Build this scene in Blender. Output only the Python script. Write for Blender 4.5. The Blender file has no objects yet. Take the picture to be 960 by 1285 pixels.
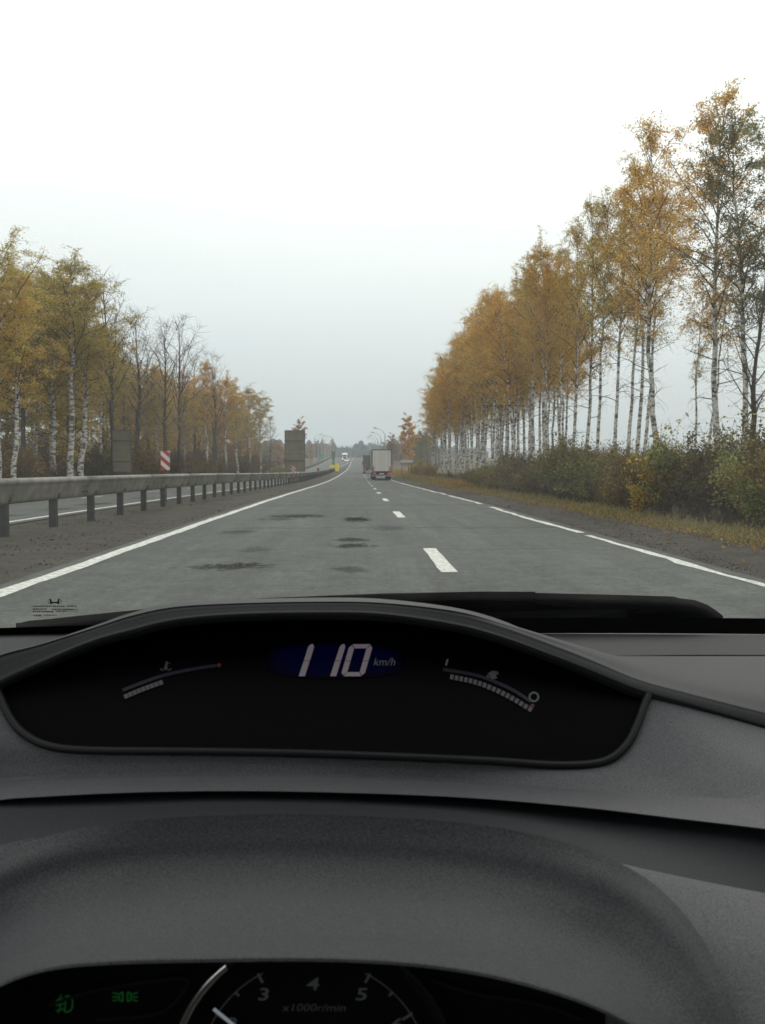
import bpy, math, random
import numpy as np
from mathutils import Vector, Matrix, Euler

R = math.radians
sc = bpy.context.scene
COL = sc.collection

# ------------------------------------------------------------------ camera
CAM = Vector((0, 0, 1.25)); FPX = 1090.0
cam_rot = Euler((R(90 - 2.863), 0, R(-1.577)), 'XYZ')
cd = bpy.data.cameras.new('camera'); cd.sensor_fit = 'HORIZONTAL'; cd.sensor_width = 36
cd.lens = FPX / 960 * 36; cd.clip_start = 0.02; cd.clip_end = 20000
cam = bpy.data.objects.new('camera', cd); COL.objects.link(cam)
cam.location = CAM; cam.rotation_euler = cam_rot; sc.camera = cam
cd.dof.use_dof = True; cd.dof.focus_distance = 1.8; cd.dof.aperture_fstop = 26      # a phone's small aperture
CM = cam_rot.to_matrix()

def P(px, py, d):
    """world point seen at photo pixel (px, py) at depth d along the view axis"""
    return CAM + CM @ Vector(((px - 480) / FPX * d, -(py - 642.5) / FPX * d, -d))

# ------------------------------------------------------------------ world: overcast sky
SUN_EL, SUN_AZ = 42, 20
w = bpy.data.worlds.new('World'); sc.world = w; w.use_nodes = True
nt = w.node_tree; nt.nodes.clear()
def nn(t, ty, **k):
    n = t.nodes.new(ty)
    for a, b in k.items(): setattr(n, a, b)
    return n
out = nn(nt, 'ShaderNodeOutputWorld'); bg = nn(nt, 'ShaderNodeBackground')
sky = nn(nt, 'ShaderNodeTexSky', sky_type='NISHITA', sun_disc=False)
sky.sun_elevation = R(SUN_EL); sky.sun_rotation = R(SUN_AZ); sky.dust_density = 4; sky.air_density = 1.2
tc = nn(nt, 'ShaderNodeTexCoord'); sep = nn(nt, 'ShaderNodeSeparateXYZ')
nt.links.new(tc.outputs['Generated'], sep.inputs[0])
ramp = nn(nt, 'ShaderNodeValToRGB')          # overcast cloud layer: (1+2 sin e)/3
cr = ramp.color_ramp; cr.elements[0].position = 0.0; cr.elements[1].position = 1.0
cr.elements[0].color = (6.1, 6.6, 6.6, 1); cr.elements[1].color = (16.2, 16.3, 15.6, 1)
e = cr.elements.new(.14); e.color = (9.0, 9.7, 9.85, 1)
e = cr.elements.new(.30); e.color = (12.8, 13.2, 12.8, 1)
nt.links.new(sep.outputs['Z'], ramp.inputs[0])
noi = nn(nt, 'ShaderNodeTexNoise'); noi.inputs['Scale'].default_value = 2.2; noi.inputs['Detail'].default_value = 4
mp = nn(nt, 'ShaderNodeMapping'); mp.inputs['Scale'].default_value = (1, 1, 3.5)
nt.links.new(tc.outputs['Generated'], mp.inputs[0]); nt.links.new(mp.outputs[0], noi.inputs['Vector'])
mr = nn(nt, 'ShaderNodeMapRange'); mr.inputs['To Min'].default_value = .93; mr.inputs['To Max'].default_value = 1.07
nt.links.new(noi.outputs[0], mr.inputs[0])
mul = nn(nt, 'ShaderNodeVectorMath', operation='SCALE')
nt.links.new(ramp.outputs[0], mul.inputs[0]); nt.links.new(mr.outputs[0], mul.inputs['Scale'])
mix = nn(nt, 'ShaderNodeMix', data_type='RGBA'); mix.inputs['Factor'].default_value = .92
nt.links.new(sky.outputs[0], mix.inputs['A']); nt.links.new(mul.outputs[0], mix.inputs['B'])
nt.links.new(mix.outputs['Result'], bg.inputs[0]); bg.inputs[1].default_value = 0.1
nt.links.new(bg.outputs[0], out.inputs[0])

sd = bpy.data.lights.new('sun', 'SUN'); sd.energy = 0.6; sd.angle = R(40); sd.color = (1, .96, .9)
sun = bpy.data.objects.new('sun', sd); COL.objects.link(sun)
az, el = R(SUN_AZ), R(SUN_EL)
sun.rotation_euler = Vector((-math.sin(az) * math.cos(el), -math.cos(az) * math.cos(el), -math.sin(el))).to_track_quat('-Z', 'Y').to_euler()

vs = sc.view_settings; vs.view_transform = 'Standard'; vs.look = 'None'; vs.exposure = 0; vs.gamma = 1; vs.use_curve_mapping = False
sc.render.engine = 'CYCLES'
cy = sc.cycles
cy.use_denoising = True
cy.max_bounces = 8; cy.diffuse_bounces = 3; cy.glossy_bounces = 3; cy.transmission_bounces = 4
cy.transparent_max_bounces = 16; cy.volume_bounces = 1; cy.caustics_reflective = False; cy.caustics_refractive = False
cy.sample_clamp_indirect = 4

# ------------------------------------------------------------------ helpers
def tag(o, label=None, cat=None, group=None, kind=None):
    if label: o['label'] = label
    if cat: o['category'] = cat
    if group: o['group'] = group
    if kind: o['kind'] = kind
    return o

def mesh(name, V, F, mats=None, smooth=False):
    me = bpy.data.meshes.new(name)
    me.from_pydata([tuple(map(float, v)) for v in V] if not isinstance(V, np.ndarray) else V.tolist(), [],
                   F if not isinstance(F, np.ndarray) else F.tolist())
    if smooth: me.polygons.foreach_set('use_smooth', [True] * len(me.polygons))
    if mats is not None:
        for m in (mats if isinstance(mats, (list, tuple)) else [mats]): me.materials.append(m)
    me.update()
    return me

def obj(name, me, parent=None, loc=None):
    o = bpy.data.objects.new(name, me); COL.objects.link(o)
    if parent: o.parent = parent
    if loc is not None: o.location = loc
    return o

def empty(name, loc=(0, 0, 0), rz=0):
    o = bpy.data.objects.new(name, None); COL.objects.link(o)
    o.location = loc; o.rotation_euler = (0, 0, rz); o.empty_display_size = .2
    return o

def copy_tree(o, parent=None):
    c = o.copy(); COL.objects.link(c); c.parent = parent
    for ch in list(o.children): copy_tree(ch, c)
    return c

class MB:
    def __init__(s): s.V = []; s.F = []
    def box(s, x0, x1, y0, y1, z0, z1):
        b = len(s.V)
        s.V += [(x0,y0,z0),(x1,y0,z0),(x1,y1,z0),(x0,y1,z0),(x0,y0,z1),(x1,y0,z1),(x1,y1,z1),(x0,y1,z1)]
        s.F += [tuple(b + i for i in f) for f in ((0,3,2,1),(4,5,6,7),(0,1,5,4),(1,2,6,5),(2,3,7,6),(3,0,4,7))]
        return s
    def tube(s, path, rad, n=8, cap=True, ref=None):
        path = [Vector(p) for p in path]; b = len(s.V); m = len(path)
        if not hasattr(rad, '__len__'): rad = [rad] * m
        for i, p in enumerate(path):
            t = (path[min(i+1, m-1)] - path[max(i-1, 0)])
            if t.length < 1e-9: t = Vector((0, 0, 1))
            t.normalize()
            a = ref or (Vector((1, 0, 0)) if abs(t.x) < .8 else Vector((0, 1, 0)))
            u = t.cross(a).normalized(); v = t.cross(u)
            for k in range(n):
                an = 2 * math.pi * k / n
                s.V.append(tuple(p + (u * math.cos(an) + v * math.sin(an)) * rad[i]))
        for i in range(m - 1):
            for k in range(n):
                k2 = (k + 1) % n
                s.F.append((b + i*n + k, b + i*n + k2, b + (i+1)*n + k2, b + (i+1)*n + k))
        if cap and n > 3:
            s.F.append(tuple(b + k for k in range(n))[::-1]); s.F.append(tuple(b + (m-1)*n + k for k in range(n)))
        return s
    def prism(s, pts, off):
        """polygon (3D points) extruded by vector off"""
        b = len(s.V); n = len(pts); off = Vector(off)
        s.V += [tuple(Vector(p)) for p in pts] + [tuple(Vector(p) + off) for p in pts]
        s.F.append(tuple(b + i for i in range(n))); s.F.append(tuple(b + n + i for i in range(n))[::-1])
        for i in range(n):
            j = (i + 1) % n; s.F.append((b + i, b + n + i, b + n + j, b + j))
        return s
    def build(s, name, mat, parent=None, smooth=False, loc=None):
        return obj(name, mesh(name, s.V, s.F, mat, smooth), parent, loc)

# ------------------------------------------------------------------ materials
def newmat(name):
    m = bpy.data.materials.new(name); m.use_nodes = True; t = m.node_tree
    return m, t, t.nodes['Principled BSDF']
def simple(name, col, rough=.6, spec=.5, metal=0, emis=None, es=0, noise=None, nscale=6, bump=0, bscale=60):
    m, t, b = newmat(name)
    b.inputs['Base Color'].default_value = (*col, 1); b.inputs['Roughness'].default_value = rough
    b.inputs['Specular IOR Level'].default_value = spec; b.inputs['Metallic'].default_value = metal
    if emis: b.inputs['Emission Color'].default_value = (*emis, 1); b.inputs['Emission Strength'].default_value = es
    tcn = nn(t, 'ShaderNodeTexCoord')
    if noise:
        n = nn(t, 'ShaderNodeTexNoise'); n.inputs['Scale'].default_value = nscale; n.inputs['Detail'].default_value = 5
        t.links.new(tcn.outputs['Object'], n.inputs['Vector'])
        r = nn(t, 'ShaderNodeMapRange'); r.inputs['From Min'].default_value = .3; r.inputs['From Max'].default_value = .7
        r.inputs['To Min'].default_value = 1 - noise; r.inputs['To Max'].default_value = 1 + noise
        t.links.new(n.outputs[0], r.inputs[0])
        v = nn(t, 'ShaderNodeVectorMath', operation='SCALE'); v.inputs[0].default_value = col
        t.links.new(r.outputs[0], v.inputs['Scale']); t.links.new(v.outputs[0], b.inputs['Base Color'])
    if bump:
        n = nn(t, 'ShaderNodeTexNoise'); n.inputs['Scale'].default_value = bscale; n.inputs['Detail'].default_value = 3
        t.links.new(tcn.outputs['Object'], n.inputs['Vector'])
        bp = nn(t, 'ShaderNodeBump'); bp.inputs['Strength'].default_value = bump; bp.inputs['Distance'].default_value = .002
        t.links.new(n.outputs[0], bp.inputs['Height']); t.links.new(bp.outputs[0], b.inputs['Normal'])
    return m

def math_node(t, op, a, b=None, clamp=False):
    n = nn(t, 'ShaderNodeMath', operation=op); n.use_clamp = clamp
    for i, v in enumerate((a, b)):
        if v is None: continue
        if isinstance(v, (int, float)): n.inputs[i].default_value = v
        else: t.links.new(v, n.inputs[i])
    return n.outputs[0]

def asphalt_mat(name, stains, cracks, tone=(.069, .0735, .0665)):
    m, t, b = newmat(name)
    geo = nn(t, 'ShaderNodeNewGeometry'); pos = geo.outputs['Position']
    def noise(scale, det=4, vec=None, rough=.55):
        n = nn(t, 'ShaderNodeTexNoise'); n.inputs['Scale'].default_value = scale; n.inputs['Detail'].default_value = det
        n.inputs['Roughness'].default_value = rough
        t.links.new(vec or pos, n.inputs['Vector']); return n.outputs[0]
    def mapr(v, a, b_, c, d):
        r = nn(t, 'ShaderNodeMapRange'); t.links.new(v, r.inputs[0])
        for i, q in enumerate((a, b_, c, d)): r.inputs[i + 1].default_value = q
        return r.outputs[0]
    big = math_node(t, 'MULTIPLY', mapr(noise(.35, 6, None, .7), .3, .7, .80, 1.18), mapr(noise(2.4, 8, None, .8), .3, .7, .66, 1.34))
    st = nn(t, 'ShaderNodeMapping'); st.inputs['Scale'].default_value = (1.3, .06, 1); t.links.new(pos, st.inputs[0])
    tracks = mapr(noise(1.3, 5, st.outputs[0], .7), .3, .7, .74, 1.22)     # wear along the lanes
    grit = mapr(noise(55, 3), .3, .7, .60, 1.42)
    coarse = mapr(noise(11, 6, None, .75), .3, .7, .64, 1.38)
    fac = math_node(t, 'MULTIPLY', math_node(t, 'MULTIPLY', big, tracks), math_node(t, 'MULTIPLY', grit, coarse))
    sepn = nn(t, 'ShaderNodeSeparateXYZ'); t.links.new(pos, sepn.inputs[0])
    X, Y = sepn.outputs[0], sepn.outputs[1]
    sp = nn(t, 'ShaderNodeMapping'); sp.inputs['Scale'].default_value = (2.2, .8, 1); t.links.new(pos, sp.inputs[0])
    wob = mapr(noise(1.6, 6, sp.outputs[0], .7), .25, .75, -1.0, 1.0)
    wob2 = mapr(noise(.5, 4), .25, .75, -1, 1)
    fp = nn(t, 'ShaderNodeMapping'); fp.inputs['Scale'].default_value = (2.2, 5.0, 1); t.links.new(pos, fp.inputs[0])
    fine = mapr(noise(2.2, 7, fp.outputs[0], .8), .3, .7, -1.0, 1.0)
    dark = None
    for (sx, sy, rx, ry, s) in stains:
        dx = math_node(t, 'DIVIDE', math_node(t, 'SUBTRACT', X, sx), rx)
        dy = math_node(t, 'DIVIDE', math_node(t, 'SUBTRACT', Y, sy), ry)
        d = math_node(t, 'SQRT', math_node(t, 'ADD', math_node(t, 'MULTIPLY', dx, dx), math_node(t, 'MULTIPLY', dy, dy)))
        d = math_node(t, 'ADD', d, math_node(t, 'ADD', math_node(t, 'MULTIPLY', wob, .55), math_node(t, 'MULTIPLY', fine, .75)))
        v = mapr(d, .80, .62, 0, s)
        dark = v if dark is None else math_node(t, 'MAXIMUM', dark, v)
    for (cy_, wd, s, x0, x1) in cracks:
        d = math_node(t, 'ABSOLUTE', math_node(t, 'ADD', math_node(t, 'SUBTRACT', Y, cy_), math_node(t, 'MULTIPLY', wob2, .35)))
        v = mapr(d, wd, wd * .3, 0, s)
        inx = math_node(t, 'MULTIPLY', math_node(t, 'GREATER_THAN', X, x0), math_node(t, 'LESS_THAN', X, x1))
        v = math_node(t, 'MULTIPLY', math_node(t, 'MULTIPLY', v, inx), mapr(wob, -.6, .3, .25, 1))
        dark = v if dark is None else math_node(t, 'MAXIMUM', dark, v)
    if dark is not None:
        dark = math_node(t, 'MULTIPLY', dark, mapr(noise(9, 7, sp.outputs[0], .8), .40, .52, .62, 1.2))
        fac = math_node(t, 'MULTIPLY', fac, math_node(t, 'SUBTRACT', 1, dark))
    v = nn(t, 'ShaderNodeVectorMath', operation='SCALE'); v.inputs[0].default_value = tone
    t.links.new(fac, v.inputs['Scale']); t.links.new(v.outputs[0], b.inputs['Base Color'])
    b.inputs['Roughness'].default_value = .8
    if dark is not None: t.links.new(math_node(t, 'MULTIPLY', math_node(t, 'SUBTRACT', 1, dark), .28), b.inputs['Specular IOR Level'])
    else: b.inputs['Specular IOR Level'].default_value = .28
    bp = nn(t, 'ShaderNodeBump'); bp.inputs['Strength'].default_value = .5; bp.inputs['Distance'].default_value = .006
    t.links.new(noise(90, 3), bp.inputs['Height']); t.links.new(bp.outputs[0], b.inputs['Normal'])
    return m

def ground_mat(name, c1, c2, c3, s1=1.2, s2=9, bump=.6):
    m, t, b = newmat(name)
    geo = nn(t, 'ShaderNodeNewGeometry'); pos = geo.outputs['Position']
    def noise(scale, det):
        n = nn(t, 'ShaderNodeTexNoise'); n.inputs['Scale'].default_value = scale; n.inputs['Detail'].default_value = det
        n.inputs['Roughness'].default_value = .65
        t.links.new(pos, n.inputs['Vector']); return n.outputs[0]
    def mixc(f, a, b_):
        x = nn(t, 'ShaderNodeMix', data_type='RGBA'); t.links.new(f, x.inputs['Factor'])
        for q, k in ((a, 'A'), (b_, 'B')):
            if isinstance(q, tuple): x.inputs[k].default_value = (*q, 1)
            else: t.links.new(q, x.inputs[k])
        return x.outputs['Result']
    def mapr(v, a, b_):
        r = nn(t, 'ShaderNodeMapRange'); t.links.new(v, r.inputs[0]); r.inputs[1].default_value = a; r.inputs[2].default_value = b_
        return r.outputs[0]
    c = mixc(mapr(noise(s1, 4), .35, .65), c1, c2)
    c = mixc(mapr(noise(s2, 5), .5, .72), c, c3)
    t.links.new(c, b.inputs['Base Color']); b.inputs['Roughness'].default_value = .95; b.inputs['Specular IOR Level'].default_value = .15
    bp = nn(t, 'ShaderNodeBump'); bp.inputs['Strength'].default_value = bump; bp.inputs['Distance'].default_value = .04
    t.links.new(noise(25, 5), bp.inputs['Height']); t.links.new(bp.outputs[0], b.inputs['Normal'])
    return m

def leaf_mat(name, trans=.4, spread=.45):
    m, t, b = newmat(name)
    t.nodes.remove(b)
    o = [n for n in t.nodes if n.type == 'OUTPUT_MATERIAL'][0]
    oi = nn(t, 'ShaderNodeObjectInfo'); geo = nn(t, 'ShaderNodeNewGeometry'); tcn = nn(t, 'ShaderNodeTexCoord')
    r = nn(t, 'ShaderNodeMapRange'); t.links.new(geo.outputs['Random Per Island'], r.inputs[0])
    r.inputs[3].default_value = 1 - spread; r.inputs[4].default_value = 1 + spread
    v = nn(t, 'ShaderNodeVectorMath', operation='SCALE'); t.links.new(oi.outputs['Color'], v.inputs[0]); t.links.new(r.outputs[0], v.inputs['Scale'])
    hs = nn(t, 'ShaderNodeHueSaturation'); t.links.new(v.outputs[0], hs.inputs['Color'])
    n = nn(t, 'ShaderNodeTexNoise'); n.inputs['Scale'].default_value = .55; n.inputs['Detail'].default_value = 3
    t.links.new(tcn.outputs['Object'], n.inputs['Vector'])
    r2 = nn(t, 'ShaderNodeMapRange'); t.links.new(n.outputs[0], r2.inputs[0])
    r2.inputs[1].default_value = .3; r2.inputs[2].default_value = .7; r2.inputs[3].default_value = .487; r2.inputs[4].default_value = .515
    t.links.new(r2.outputs[0], hs.inputs['Hue'])
    d = nn(t, 'ShaderNodeBsdfDiffuse'); tr = nn(t, 'ShaderNodeBsdfTranslucent'); mx = nn(t, 'ShaderNodeMixShader')
    mx.inputs[0].default_value = trans
    for q in (d, tr): t.links.new(hs.outputs[0], q.inputs['Color'])
    t.links.new(d.outputs[0], mx.inputs[1]); t.links.new(tr.outputs[0], mx.inputs[2]); t.links.new(mx.outputs[0], o.inputs['Surface'])
    return m

def birch_mat():
    m, t, b = newmat('birch_bark')
    tcn = nn(t, 'ShaderNodeTexCoord'); mpn = nn(t, 'ShaderNodeMapping'); mpn.inputs['Scale'].default_value = (2.2, 2.2, 4.2)
    t.links.new(tcn.outputs['Object'], mpn.inputs[0])
    n = nn(t, 'ShaderNodeTexNoise'); n.inputs['Scale'].default_value = 1.5; n.inputs['Detail'].default_value = 5; n.inputs['Roughness'].default_value = .7
    t.links.new(mpn.outputs[0], n.inputs['Vector'])
    rp = nn(t, 'ShaderNodeValToRGB'); rp.color_ramp.elements[0].position = .43; rp.color_ramp.elements[1].position = .53
    rp.color_ramp.elements[0].color = (.07, .062, .055, 1); rp.color_ramp.elements[1].color = (.56, .54, .50, 1)
    t.links.new(n.outputs[0], rp.inputs[0]); t.links.new(rp.outputs[0], b.inputs['Base Color'])
    b.inputs['Roughness'].default_value = .8
    return m

M = {}
M['birch'] = birch_mat()
M['bark'] = simple('dark_bark', (.075, .062, .052), .9, .2, noise=.35, nscale=4)
M['twig'] = simple('twig_bark', (.085, .066, .05), .9, .2)
M['leaf'] = leaf_mat('autumn_leaf', .5, .35)
M['bleaf'] = leaf_mat('bush_leaf', .3, .5)
M['grass'] = leaf_mat('grass_blade', .3, .4)
M['paint'] = simple('road_paint', (.56, .555, .51), .8, .2, noise=.38, nscale=14, bump=.3)
M['rail'] = simple('galvanised_rail', (.175, .165, .14), .6, .4, .0, noise=.32, nscale=3)
M['post'] = simple('rail_post', (.055, .055, .05), .7, .3, .2, noise=.25, nscale=8)
M['signback'] = simple('sign_back', (.19, .17, .125), .7, .3, .1, noise=.15, nscale=1.2)
M['signframe'] = simple('sign_frame', (.09, .085, .075), .7, .3)
M['white'] = simple('sign_white', (.55, .54, .51), .5)
M['red'] = simple('sign_red', (.36, .03, .035), .5)
M['green'] = simple('sign_green', (.02, .22, .13), .5)
M['yellow'] = simple('barrier_yellow', (.75, .6, .02), .5, noise=.1)
M['greygreen'] = simple('pillar_grey', (.11, .14, .13), .7, noise=.1)
M['lamp'] = simple('lamp_concrete', (.34, .34, .33), .8, noise=.1)

# ------------------------------------------------------------------ road profile and terrain
KEY = [(-60,0),(0,0),(30,0),(60,-.12),(95,-.24),(150,-.1),(200,.25),(260,.75),(330,2.0),(430,4.6),(540,7.5),(620,9.1),(660,9.4),(720,8.9),(900,5.5),(1300,2),(2500,2),(7000,2)]
YS = np.concatenate([np.arange(-40, 60, 2), np.arange(60, 300, 5), np.arange(300, 760, 10), np.array([800, 900, 1050, 1300, 1700, 2500, 4000, 7000])]).astype(float)
def catm(xs, ys, q):
    xs = np.array(xs, float); ys = np.array(ys, float); m = np.gradient(ys, xs)
    q = np.clip(q, xs[0], xs[-1]); i = np.clip(np.searchsorted(xs, q) - 1, 0, len(xs) - 2)
    h = xs[i+1] - xs[i]; t = (q - xs[i]) / h
    return (2*t**3-3*t**2+1)*ys[i] + (t**3-2*t**2+t)*h*m[i] + (-2*t**3+3*t**2)*ys[i+1] + (t**3-t**2)*h*m[i+1]
ZS = catm([k[0] for k in KEY], [k[1] for k in KEY], YS)
ZS[YS > 900] = np.interp(YS[YS > 900], [k[0] for k in KEY], [k[1] for k in KEY])
def gz(y): return float(np.interp(y, YS, ZS))
XIN = lambda y: float(np.interp(y, [240, 400], [-7.75, -4.7]))     # median narrows far off

def strip(name, xa, xb, z, mat, ymin=-40, ymax=1300, nx=1, parent=None, rough=0, seed=1):
    rnd = np.random.RandomState(seed)
    ys = YS[(YS >= ymin) & (YS <= ymax)]; V = []; F = []
    for y in ys:
        a = xa(y) if callable(xa) else xa; b = xb(y) if callable(xb) else xb
        for k in range(nx + 1):
            h = rnd.uniform(0, rough) if 0 < k < nx else 0
            V.append((a + (b - a) * k / nx, y, gz(y) + z + h))
    n = nx + 1
    for i in range(len(ys) - 1):
        for k in range(nx): F.append((i*n+k, i*n+k+1, (i+1)*n+k+1, (i+1)*n+k))
    o = obj(name, mesh(name, V, F, mat, True), parent)
    return o

M['ground'] = ground_mat('ground_earth', (.075, .062, .03), (.10, .078, .038), (.16, .10, .035))
M['gravel'] = ground_mat('shoulder_gravel', (.058, .051, .043), (.096, .084, .070), (.036, .032, .028), 1.6, 9, 1.0)
M['median'] = ground_mat('median_dirt', (.060, .055, .044), (.090, .082, .067), (.042, .038, .030), 1.3, 8, 1.0)

xs = np.concatenate([np.array([-4000, -1500, -600, -300, -150, -80]), np.arange(-60, 61, 6), np.array([80, 150, 300, 600, 1500, 4000])])
rg = np.random.RandomState(3)
V = []; F = []
for y in YS:
    for x in xs:
        bump_ = 0 if -17 < x < 7 else rg.uniform(-.12, .10)
        V.append((x, y, gz(y) - .06 + bump_))
n = len(xs)
for i in range(len(YS) - 1):
    for k in range(n - 1): F.append((i*n+k, i*n+k+1, (i+1)*n+k+1, (i+1)*n+k))
g = obj('ground', mesh('ground', V, F, M['ground'], True)); tag(g, kind='structure')

# stains: positions on the road read from the photograph
def on_road(px, py, z=0):
    d = P(px, py, 1) - CAM; k = (z - CAM.z) / d.z; p = CAM + d * k
    return p.x, p.y
stains = []
for (px, py, rx, ry, s) in [(283,711,.64,.52,.72),(374,648,.85,1.1,.76),(350,652,.5,.8,.5),(446,652,.45,1.3,.82),(440,678,.36,.5,.72),(443,685,.40,.5,.76),(437,715,.34,.4,.5),(300,668,.4,.7,.5),(485,663,.5,.9,.4),(320,690,.3,.5,.35)]:
    x, y = on_road(px, py); stains.append((x, y, rx, ry, s))
cracks = [(on_road(400, 663)[1], .12, .6, -2.6, 8), (on_road(400, 663)[1] + .5, .06, .4, 0, 8), (on_road(400, 640)[1], .16, .55, -3.4, 2), (on_road(400, 634)[1], .3, .5, -3.4, 8), (on_road(400, 622)[1], .5, .4, -3.4, 2), (on_road(400, 611)[1], .8, .35, -3.4, 8), (on_road(700, 690)[1], .05, .45, 1.5, 8)]
M['asphalt'] = asphalt_mat('asphalt', stains, cracks)
M['asphalt2'] = asphalt_mat('asphalt_oncoming', [(-9.6,19.5,.7,1.0,.6),(-9.5,23,.7,1.0,.55),(-9.3,31,.7,1.3,.6),(-9.2,27,.5,.9,.5),(-9.4,38,.7,1.6,.5)], [], (.075,.076,.070))
road = strip('road', -3.85, 4.55, 0, M['asphalt'], nx=2); tag(road, kind='structure')
road2 = strip('road', lambda y: -16.2, XIN, 0, M['asphalt2'], nx=2); tag(road2, kind='structure')
med = strip('median', XIN, -3.82, -.02, M['median'], nx=5, rough=.05); tag(med, kind='structure')
shR = strip('shoulder', 4.50, 6.5, -.02, M['gravel'], nx=4, rough=.04, seed=5); tag(shR, kind='structure')
shL = strip('shoulder', -18.2, -16.15, -.02, M['gravel'], nx=4, rough=.04, seed=6); tag(shL, kind='structure')

def paint_line(name, xc, wd, y0, y1, parent, seed, jit=.012, step=.5, gaps=()):
    rnd = random.Random(seed); V = []; F = []; y = y0; rows = []
    while y < y1:
        rows.append(y); y += step if y < 60 else (2 if y < 200 else 5)
    rows.append(y1)
    off = 0
    for y in rows:
        c = xc(y) if callable(xc) else xc
        off = off * .8 + rnd.uniform(-jit, jit)
        up = .005 + .00004 * max(y, 0)
        a = wd / 2 + rnd.uniform(-jit, jit); b = wd / 2 + rnd.uniform(-jit, jit)
        V += [(c - a + off, y, gz(y) + up), (c + b + off, y, gz(y) + up)]
    for i in range(len(rows) - 1):
        if any(g0 < rows[i] < g1 for g0, g1 in gaps): continue
        F.append((2*i, 2*i+1, 2*i+3, 2*i+2))
    return obj(name, mesh(name, V, F, M['paint']), parent)
paint_line('edge_line', -3.57, .21, -20, 760, road, 1, .013)
paint_line('edge_line', 4.28, .15, -20, 760, road, 2, .035, .6, gaps=[(15.4, 16.0), (27.5, 30.0), (41, 43)])
paint_line('edge_line', lambda y: XIN(y) - .35, .16, -20, 760, road2, 3, .01)
paint_line('edge_line', -15.8, .15, -20, 760, road2, 4, .01)
k = 0
for i in range(-1, 16):
    y = 10.35 + i * 11.6
    paint_line('lane_dash', 1.09, .20 if y < 60 else .15, y, y + 3.1, road, 10 + i, .008, .5)
    paint_line('lane_dash', lambda q: (XIN(q) - 16.0) / 2, .15, y + 4, y + 7, road2, 60 + i, .006, .5)

# ------------------------------------------------------------------ guard rail in the median
RX = -6.3
def rail_profile():
    # (offset towards own road, height): rounded lip above, long belly below
    return [(-.045,1.00),(-.03,1.05),(.0,1.068),(.05,1.068),(.10,1.045),(.125,1.0),(.118,.965),(.098,.94),(.088,.90),(.074,.85),(.056,.79),(.040,.72),(.024,.66),(.006,.615),(-.02,.597),(-.05,.605)]
prof = rail_profile()
gr = empty('guard_rail', (RX, 0, 0)); tag(gr, 'long galvanised steel guard rail on dark posts along the median', 'guard rail')
def beam(y0, y1, parent, x=0, z=0, flip=1):
    n = 3; V = []; F = []; m = len(prof)
    for i in range(n):
        y = y0 + (y1 - y0) * i / (n - 1)
        for (a, b) in prof: V.append((x + a * flip, y, gz(y) + b + z))
    for i in range(n - 1):
        for k in range(m - 1): F.append((i*m+k, i*m+k+1, (i+1)*m+k+1, (i+1)*m+k))
    me = mesh('rail_panel', V, F, M['rail'], True); o = obj('rail_panel', me, parent)
    md = o.modifiers.new('s', 'SOLIDIFY'); md.thickness = .006
    return o
y = 2.0
while y < 232:
    beam(y + .01, min(y + 6, 232) + .12, gr, x=.004 * (int(y / 6) % 2)); y += 6
# bolts on the lip joints
bolt_me = MB().tube([(.05,0,0),(.08,0,0)], .016, 6)
bm_ = mesh('bolt', bolt_me.V, bolt_me.F, M['post'])
y = 8.0
while y < 50:
    for dy in (-.12, .12):
        for zz in (.84, .72): obj('bolt', bm_, gr, (0, y + dy, gz(y) + zz))
    y += 6
pm = MB().box(-.10, -.02, -.075, .075, -.3, .98); pm.box(-.16, -.10, -.075, -.06, -.3, .98)
pme = mesh('post', pm.V, pm.F, M['post'])
sm = MB().box(-.02, .045, -.05, .05, .63, .93); sme = mesh('spacer', sm.V, sm.F, M['post'])
y = 3.05
while y < 232:
    o = obj('post', pme, gr, (0, y, gz(y))); obj('spacer', sme, o); y += 2.55

# far-side roadside rail beyond the oncoming road
gl = empty('guard_rail', (-17.2, 0, 0)); tag(gl, 'dark distant guard rail on the outer edge of the oncoming road', 'guard rail')
for y in range(270, 600, 15): beam(y, y + 15.1, gl, z=.05, flip=1)
for y in range(272, 600, 5): obj('post', pme, gl, (0, y, gz(y)))

# crash cushion and pillar at the rail's end
YE = 236
cc = empty('crash_cushion', (RX + .1, YE, gz(YE))); tag(cc, 'yellow crash cushion closing the far end of the median guard rail', 'barrier')
MB().box(-1.6, .4, 0, .5, .9, 1.75).build('crosspiece', M['yellow'], cc)
mb = MB().box(.0, .85, -.2, .6, .0, 2.0); mb.build('front_block', M['yellow'], cc)
MB().box(-1.5, -1.2, .1, .4, 0, .9).build('leg', M['greygreen'], cc)
pl = empty('pillar', (RX - .55, YE + 1.4, gz(YE))); tag(pl, 'tall grey-green pillar standing just behind the yellow crash cushion', 'pillar')
MB().box(-.3, .3, -.2, .2, 0, 3.4).build('shaft', M['greygreen'], pl)
MB().box(-.5, .5, -.12, .12, 3.4, 5.4).build('panel', M['greygreen'], pl)

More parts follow.
